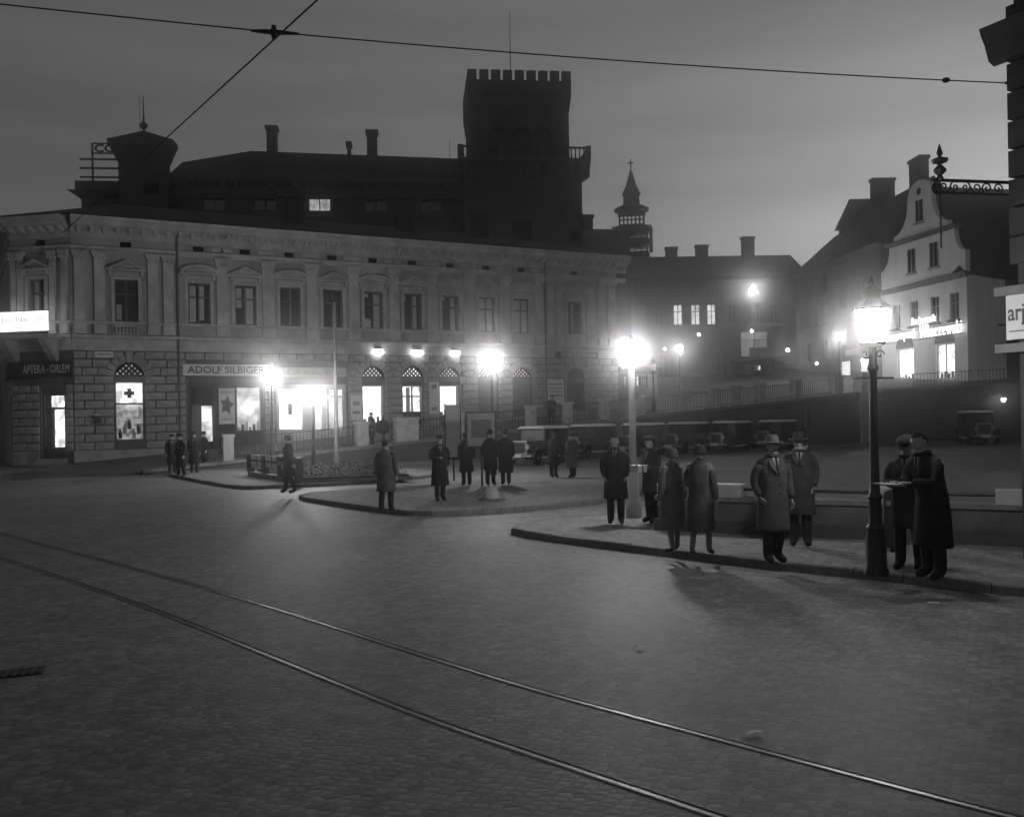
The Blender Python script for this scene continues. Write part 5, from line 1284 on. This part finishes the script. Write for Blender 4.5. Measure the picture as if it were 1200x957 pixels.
def person(label, loc, face, h=1.72, coat='black', clen=.55, hat='fedora', arms=('down', 'down'), stride=.0, lean=0.0, woman=False, bow=0.0, hatm=None, group=None):
    global pcount
    pcount += 1; rr = random.Random(pcount)
    root = thing('person', label, 'person', loc, R(face), group or 'pedestrians on the square')
    S = h / 1.75
    def bend(p):
        p = Vector(p)
        if lean and p.z > .98:
            q = p - Vector((0, 0, .98)); q = Matrix.Rotation(R(lean), 3, 'X') @ q; p = q + Vector((0, 0, .98))
        return p
    sw = .17 if woman else .195
    V = [(0, 0, .97), (0, .01, 1.14), (0, 0, 1.33), (0, .0, 1.46), (0, -.015, 1.54)]; Rd = [(.145, .11), (.13, .10), (.155, .11), (.075, .07), .055]
    E_ = [(0, 1), (1, 2), (2, 3), (3, 4)]
    for sx, st in ((-1, stride), (1, -stride)):
        i = len(V); f_ = -st
        V += [(sx * .09, 0, .90), (sx * .10, f_ * .5 - abs(st) * .12 - .015, .50), (sx * .10, f_ + .02 + (.04 if st < 0 else 0), .10), (sx * .12, f_ - .15, .045)]
        Rd += [(.10, .10), (.082, .085), (.07, .075), (.05, .042)] if not woman else [(.09, .09), (.058, .062), (.04, .044), (.042, .035)]; E_ += [(0, i), (i, i + 1), (i + 1, i + 2), (i + 2, i + 3)]
    hands = []
    for sx, nm in ((-1, arms[0]), (1, arms[1])):
        i = len(V); eo, wo2 = ARMS[nm]; sh_ = Vector((sx * sw, 0, 1.415))
        el = sh_ + Vector((sx * eo[0], -eo[1], eo[2])); wr = sh_ + Vector((sx * wo2[0], -wo2[1], wo2[2]))
        V += [tuple(sh_), tuple(el), tuple(wr)]; Rd += [.07, .046, .03]; E_ += [(2, i), (i, i + 1), (i + 1, i + 2)]
        hands.append((sx, sh_, el, wr))
    Vb = [bend(v) for v in V]
    vs, fs = skin_mesh([tuple(v * S) for v in Vb], E_, [tuple(q * S for q in r) if isinstance(r, tuple) else r * S for r in Rd], 0)
    mats = []
    for f_ in fs:
        c_ = sum((vs[i] for i in f_), Vector()) / len(f_)
        z = c_.z / S
        m_ = 2 if z < .085 else (1 if z < 1.0 else 1)
        if z > 1.46: m_ = 0
        mats.append(m_)
    B = MB(); B.v = list(vs); B.f = [list(f_) for f_ in fs]
    # head with face
    hc = bend((0, -.02, 1.635)); n0 = len(B.v); f0 = len(B.f)
    hd = MB(); hd.ball((0, 0, 0), 1, 16, 14)
    Rh = Matrix.Rotation(R(rr.uniform(-28, 28) if not bow else 0), 3, 'Z') @ Matrix.Rotation(R(lean * .6 + bow + rr.uniform(-2, 8)), 3, 'X')
    def place(v): return (hc + Rh @ v) * S
    for i, v in enumerate(hd.v):
        x, y, z = v.x * .076, v.y * .096, v.z * .118
        if v.z < 0: x *= 1 + .28 * v.z; y *= 1 + .16 * v.z; y -= .012 * -v.z
        if v.y < -.5 and abs(v.x) < .22 and -.38 < v.z < .08: y -= .024 * (1 - abs(v.x) / .22) * (1 - (v.z + .12) ** 2 * 6)
        if v.y < -.5 and .18 < abs(v.x) < .6 and -.02 < v.z < .22: y += .010
        if v.y < -.6 and abs(v.x) < .35 and -.62 < v.z < -.45: y += .006
        hd.v[i] = place(Vector((x, y, z)))
    B.v += hd.v; B.f += [[i + n0 for i in f_] for f_ in hd.f]; mats += [0] * len(hd.f)
    for sx in (-1, 1):
        q = MB(); q.ball((0, 0, 0), 1, 8, 6); o_ = len(B.v)
        B.v += [place(Vector((sx * .077 + v.x * .012, .01 + v.y * .022, -.01 + v.z * .034))) for v in q.v]; B.f += [[i + o_ for i in f_] for f_ in q.f]; mats += [0] * len(q.f)
        q = MB(); q.ball((0, 0, 0), 1, 6, 4); o_ = len(B.v)
        B.v += [place(Vector((sx * .03 + v.x * .012, -.079 + v.y * .008, .012 + v.z * .007))) for v in q.v]; B.f += [[i + o_ for i in f_] for f_ in q.f]; mats += [3] * len(q.f)
    # hands: palm, four fingers, thumb
    for sx, sh_, el, wr in hands:
        d_ = (wr - el).normalized(); side = Vector((0, -1, 0)) if abs(d_.z) > .6 else Vector((-sx, 0, 0))
        side = (side - d_ * side.dot(d_)).normalized(); nrm = d_.cross(side).normalized()
        if nrm.dot(Vector((-sx, 0, -.3))) < 0: nrm = -nrm
        def hb_(p): return bend(p) * S
        q = MB(); pc = [wr - d_ * .01, wr + d_ * .04, wr + d_ * .085, wr + d_ * .1]; w_ = [.024, .036, .04, .03]
        o_ = len(B.v); ring = []
        for p_, ww_ in zip(pc, w_):
            for k in range(8):
                a = k * math.pi / 4; ring.append(hb_(p_ + side * (ww_ * math.cos(a)) + nrm * (.014 * math.sin(a))))
        B.v += ring; nf = [[o_ + i * 8 + k, o_ + i * 8 + (k + 1) % 8, o_ + (i + 1) * 8 + (k + 1) % 8, o_ + (i + 1) * 8 + k] for i in range(3) for k in range(8)] + [[o_ + 24 + k for k in range(8)]]
        B.f += nf; mats += [0] * len(nf)
        for k, (off, ln) in enumerate(((-.03, .062), (-.01, .074), (.01, .078), (.03, .07))):
            a = wr + d_ * .085 + side * off; b1 = a + d_ * ln * .5 + nrm * .012; b2 = b1 + d_ * ln * .3 + nrm * .03
            q = MB(); q.tube([hb_(a), hb_(b1), hb_(b2)], [.0095 * S, .0085 * S, .007 * S], 6); o_ = len(B.v); B.v += q.v; B.f += [[i + o_ for i in f_] for f_ in q.f]; mats += [0] * len(q.f)
        a = wr + d_ * .03 + side * .03; b1 = a + d_ * .035 + side * .03 + nrm * .01; b2 = b1 + d_ * .03 + nrm * .012
        q = MB(); q.tube([hb_(a), hb_(b1), hb_(b2)], [.012 * S, .0105 * S, .008 * S], 6); o_ = len(B.v); B.v += q.v; B.f += [[i + o_ for i in f_] for f_ in q.f]; mats += [0] * len(q.f)
    me = bpy.data.meshes.new('body'); me.from_pydata([tuple(v) for v in B.v], [], B.f); me.update()
    for m_ in (M_skin, M_stock if woman else M_trs, M_shoe, M_hair): me.materials.append(m_)
    me.polygons.foreach_set('material_index', mats); me.polygons.foreach_set('use_smooth', [True] * len(me.polygons))
    link('body', me, root)
    # coat
    cm = COATS[coat]; c_ = MB(); n = 24
    wf = .9 if woman else 1.0
    hem = clen; rings = [(1.515, .072, .07, -.01), (1.485, .10, .088, -.005), (1.455, .15, .10, 0), (1.42, .182, .115, 0), (1.37, .208, .13, 0), (1.29, .222, .146, -.005), (1.18, .212, .148, -.005), (1.05, .205, .148, 0), (.93, .218, .158, 0)]
    zz_ = .93; k = 0
    while zz_ - .1 > hem:
        zz_ -= .1; k += 1; rings.append((zz_, .218 + .006 * k, .158 + .007 * k, 0))
    rings.append((hem, .220 + .006 * (k + 1), .160 + .007 * (k + 1), 0)); rings.append((hem + .02, .19, .14, 0))
    vs2 = []; sd_ = rr.uniform(0, 50)
    for j_, (z, rx, ry, cy_) in enumerate(rings):
        for i in range(n):
            a = 2 * math.pi * i / n; t_ = max(0, (1.0 - z)) * .075
            wv = 1 + (.035 + t_) * noise.noise(Vector((math.cos(a) * 2.2 + sd_, math.sin(a) * 2.2, z * 1.6)))
            wv += t_ * .55 * math.sin(5 * a + sd_ + 2.0 * z) * noise.noise(Vector((sd_, a * .5, 3.0))) * 2
            stx = abs(stride) * .35 * max(0, .95 - z)
            p_ = bend((rx * wf * wv * math.cos(a), cy_ + (ry + stx) * wv * math.sin(a), z)) * S
            vs2.append(p_)
    m = len(rings)
    c_.add(vs2, [(i + j_ * n, (i + 1) % n + j_ * n, (i + 1) % n + (j_ + 1) * n, i + (j_ + 1) * n) for j_ in range(m - 1) for i in range(n)])
    for sx, sh_, el, wr in hands:
        s0 = sh_ + Vector((-sx * .05, 0, .01)); mid = el.lerp(wr, .5)
        pts = [s0 + Vector((0, 0, -.05)), sh_ + Vector((sx * .005, 0, -.06)), sh_.lerp(el, .55) + Vector((sx * .01, 0, 0)), el, mid, wr - (wr - el).normalized() * .005]
        c_.tube([bend(q) * S for q in pts], [.07 * S, .078 * S, .074 * S, .07 * S, .064 * S, .058 * S], 10)
    ct_ = c_.build('coat', cm, root, True)
    try: ct_.data.attributes.remove(ct_.data.attributes['sharp_edge'])
    except Exception: pass
    sm_ = ct_.modifiers.new('soften', 'SUBSURF'); sm_.levels = 1; sm_.render_levels = 1
    cl_ = MB(); cl_.tube([bend((.085 * math.cos(a), -.01 + .08 * math.sin(a), 1.50)) * S for a in [2 * math.pi * i / 12 for i in range(13)]], .026 * S, 6); cl_.build('collar', cm, ct_, True)
    sc_ = MB(); sc_.tube([bend((.05 * math.cos(a), -.03 + .055 * math.sin(a), 1.535)) * S for a in [2 * math.pi * i / 12 for i in range(13)]], .016 * S, 6); sc_.build('shirt_collar', M_shirt if not woman else M_hat2, ct_, True)
    if not woman:
        sv = MB(); sv.add([bend(v) * S for v in ((-.048, -.098, 1.475), (.048, -.098, 1.475), (.004, -.166, 1.27), (-.048, -.08, 1.475), (.048, -.08, 1.475), (.004, -.14, 1.27))], [(0, 1, 2), (5, 4, 3), (0, 3, 4, 1), (1, 4, 5, 2), (2, 5, 3, 0)]); sv.build('shirt_front', M_shirt, ct_)
        tv = MB(); tv.add([bend(v) * S for v in ((-.016, -.103, 1.475), (.016, -.103, 1.475), (.02, -.16, 1.3), (.004, -.172, 1.27), (-.012, -.16, 1.3))], [(0, 1, 2, 3, 4)]); tv.build('tie', M_hat, ct_)
    for sx in (-1, 1):
        lp = MB(); lp.add([bend(v) * S for v in ((sx * .05, -.10, 1.485), (sx * .115, -.118, 1.43), (sx * .10, -.155, 1.36), (sx * .012, -.174, 1.25), (sx * .05, -.088, 1.485), (sx * .115, -.106, 1.43), (sx * .10, -.143, 1.36), (sx * .012, -.15, 1.25))], [(0, 1, 2, 3), (7, 6, 5, 4), (0, 4, 5, 1), (1, 5, 6, 2), (2, 6, 7, 3), (3, 7, 4, 0)]); lp.build('lapel', cm, ct_)
    for k in range(3):
        zb_ = 1.26 - k * .14; bt = MB(); bt.ball(bend((.03, -.158, zb_)) * S, .012 * S, 6, 4); bt.build('button', M_shoe, ct_)
    hm = hatm or M_hat
    def hlathe(pr, nm, m_, sc=(1, 1.15), tilt=-4, dy=.004):
        q = MB(); q.lathe(pr, 18); Rt = Matrix.Rotation(R(tilt), 3, 'X')
        q.v = [place(Rt @ Vector((v.x * sc[0], v.y * sc[1] + dy, v.z))) for v in q.v]; return q.build(nm, m_, root, True)
    if hat == 'fedora':
        hlathe([(.086, .038), (.15, .028), (.155, .034), (.15, .044), (.09, .052), (.086, .06), (.082, .125), (.068, .15), (.03, .142), (.008, .138)], 'hat', hm)
    elif hat == 'cap':
        hlathe([(.086, .045), (.105, .06), (.112, .085), (.09, .12), (.04, .132), (.005, .134)], 'cap', hm)
        q = MB(); q.add([place(Vector(v)) for v in ((-.06, -.085, .055), (.06, -.085, .055), (.045, -.15, .035), (-.045, -.15, .035), (-.06, -.085, .047), (.06, -.085, .047), (.045, -.15, .027), (-.045, -.15, .027))], [(0, 1, 2, 3), (7, 6, 5, 4), (0, 3, 7, 4), (1, 5, 6, 2), (3, 2, 6, 7), (0, 4, 5, 1)]); q.build('cap_peak', hm, root)
    elif hat == 'cloche':
        hlathe([(.088, -.01), (.105, -.018), (.108, -.005), (.092, .03), (.09, .08), (.07, .122), (.03, .138), (.005, .14)], 'hat', hm, (1, 1.2))
    q = MB(); q.ball((0, 0, 0), 1, 14, 10)
    keep = []
    for i, v in enumerate(q.v):
        x, y, z = v.x * .081, v.y * .101 + .006, v.z * .122
        if v.z < -.15: x *= .93
        q.v[i] = Vector((x, y, z + .004))
    fl = [f_ for f_ in q.f if all((hd2.z > .045 or (hd2.y > -.01 and hd2.z > -.06)) for hd2 in [q.v[i] for i in f_])]
    q.f = fl; q.v = [place(v) for v in q.v]
    q.build('hair', M_hair, root, True)
    return root
def gpz(px, py, z=.12): return gp(px, py, z)
DOWN = ('down', 'down')
# the two men reading by the gas lamp
person('person in a long black coat bowed over a newspaper beside the gas lamp', gpz(1094, 679), -72, 1.84, 'black', .38, None, ('read', 'read'), 0, 14, bow=14)
person('person in dark coat and cap standing close behind the newspaper, next to the litter bin', gpz(1066, 668), -40, 1.74, 'dark', .55, 'cap', ('hold', 'pocket'), .05, 4, bow=16)
# newspaper, held at the reader's hands
Mm = T(*gpz(1094, 679)) @ RZ(R(-72)); S_ = 1.84 / 1.75
np_ = thing('newspaper', 'folded pale newspaper held out by the person in the long coat', 'newspaper', tuple(Mm @ Vector((0, -.62 * S_, 1.13 * S_))), R(-72))
nb_ = MB(Matrix.Rotation(R(-7), 4, 'X')); nb_.box(-.17, .17, -.12, .12, 0, .008); nb_.build('sheet', M_paper, np_)
nb_ = MB(Matrix.Rotation(R(-2), 4, 'X')); nb_.box(-.17, .17, -.12, .11, .012, .016); nb_.build('sheet', M_paper, np_)
# people on the near pavement
person('person in dark coat with hands in pockets, left of the pale lamp post', gpz(722, 614), -8, 1.70, 'dark', .5, None, ('pocket', 'pocket'))
person('person with a white parcel right of the pale lamp post', gpz(764, 613), -62, 1.66, 'charcoal', .62, 'cap', ('hold', 'hold'))
pm_ = T(*gpz(764, 613)) @ RZ(R(-62))
pk = thing('white_parcel', 'white paper parcel carried by the person in a cap', 'parcel', tuple(pm_ @ Vector((0, -.3, 1.0))), R(-62))
q = MB(); q.taper(-.13, .13, -.10, .10, 0, -.15, .15, -.11, .11, .13); q.build('wrapper', M_white, pk); q = MB(); q.box(-.155, .155, -.012, .012, -.003, .135); q.build('string', M_frame, pk)
person('person in tweed coat and cloche on the near pavement, before the parapet block', gpz(790, 648), 200, 1.56, 'tweed', .42, 'cloche', DOWN, .08, woman=True, hatm=M_hat2)
person('person in grey coat walking just right of the tweed coat', gpz(822, 652), 150, 1.62, 'grey', .42, 'cloche', ('down', 'hold'), .10, woman=True)
person('person in grey overcoat and pale hat standing at the kerb before the parapet', gpz(907, 660), 12, 1.74, 'grey', .45, 'fedora', ('pocket', 'down'), .04, hatm=M_hat2)
person('person in dark overcoat just behind the grey overcoat', gpz(938, 640), -14, 1.74, 'charcoal', .5, 'fedora', ('down', 'pocket'))
# middle island
person('person in black coat and cap, front of the group by the tall white panel', gpz(516, 587), 24, 1.66, 'black', .42, 'cap', ('hold', 'pocket'), .06)
person('person in black standing just right of the tall white panel', gpz(547, 569), 200, 1.62, 'black', .45, 'cap', DOWN)
person('person in black felt hat, left of the couple under the notice board', gpz(575, 569), 160, 1.70, 'black', .5, 'fedora', ('pocket', 'pocket'))
person('person in black long coat, right of the couple under the notice board', gpz(593, 568), 190, 1.70, 'black', .4, 'fedora', DOWN, .05)
person('person in grey coat and pale cap standing alone on the island kerb', gpz(453, 600), 170, 1.62, 'grey', .5, 'cap', DOWN, .05, hatm=M_hat2)
person('person walking alone in dark coat and felt hat at the left island', gpz(339, 578), -85, 1.66, 'dark', .52, 'fedora', ('swing', 'back'), .14)
# by the foremost car
person('person in black coat facing the foremost car', gpz(649, 560, 0), 140, 1.66, 'black', .48, 'fedora', ('pocket', 'down'))
person('person in grey coat and cap beside the black coat at the foremost car', gpz(671, 560, 0), -150, 1.62, 'grey', .4, 'cap', DOWN, .04)
# group in front of the pharmacy
person('dark-coated person at the far left of the group before the cream sign', gpz(202, 555), 30, 1.62, 'black', .45, 'cap', DOWN)
person('black-coated person stepping off the left island tip', gpz(212, 559), -30, 1.66, 'black', .4, 'fedora', DOWN, .05)
person('dark-coated person in the middle of the group before the shop door', gpz(228, 554), 10, 1.70, 'black', .42, 'fedora', ('pocket', 'down'))
person('dark-coated person right of the group before the shop door', gpz(240, 549), -40, 1.66, 'dark', .45, 'fedora', DOWN)
person('lone dark-coated person below the star poster', gpz(263, 543), 60, 1.60, 'dark', .45, 'cap', DOWN, .06)
person('dark-coated person close to the arched pharmacy window', gp(152, 541, .2), 180, 1.62, 'black', .45, 'cap', DOWN)
person('dark-coated person at the pharmacy wall, left of the one at its window', gp(158, 541, .2), 165, 1.55, 'dark', .4, 'cloche', DOWN, woman=True)
# on the upper street behind the railing
q = hp(12.3, 1.0); person('person leaning at the railing above the foremost car', q, 20, 1.70, 'black', .45, 'fedora', ('hold', 'hold'), 0, 10)
q = hp(1.8, .9); person('person with pale scarf at the railing beside the tall pole', q, -60, 1.66, 'dark', .45, None, DOWN)

# ------------------------------------------------------------------ haze added to imitate lens halos round the lamps
hzm = bpy.data.materials.new('lamp_halo_haze'); hzm.use_nodes = True; n_ = hzm.node_tree; n_.nodes.clear()
ou = n_.nodes.new('ShaderNodeOutputMaterial'); pv = n_.nodes.new('ShaderNodeVolumePrincipled')
pv.inputs['Color'].default_value = (.9, .9, .9, 1); pv.inputs['Density'].default_value = HAZE_D = .0042; pv.inputs['Anisotropy'].default_value = .97
n_.links.new(pv.outputs[0], ou.inputs['Volume'])
hzo = MB().box(-310, 310, -70, 310, -1, 44).build('haze', hzm); tag(hzo, kind='stuff')
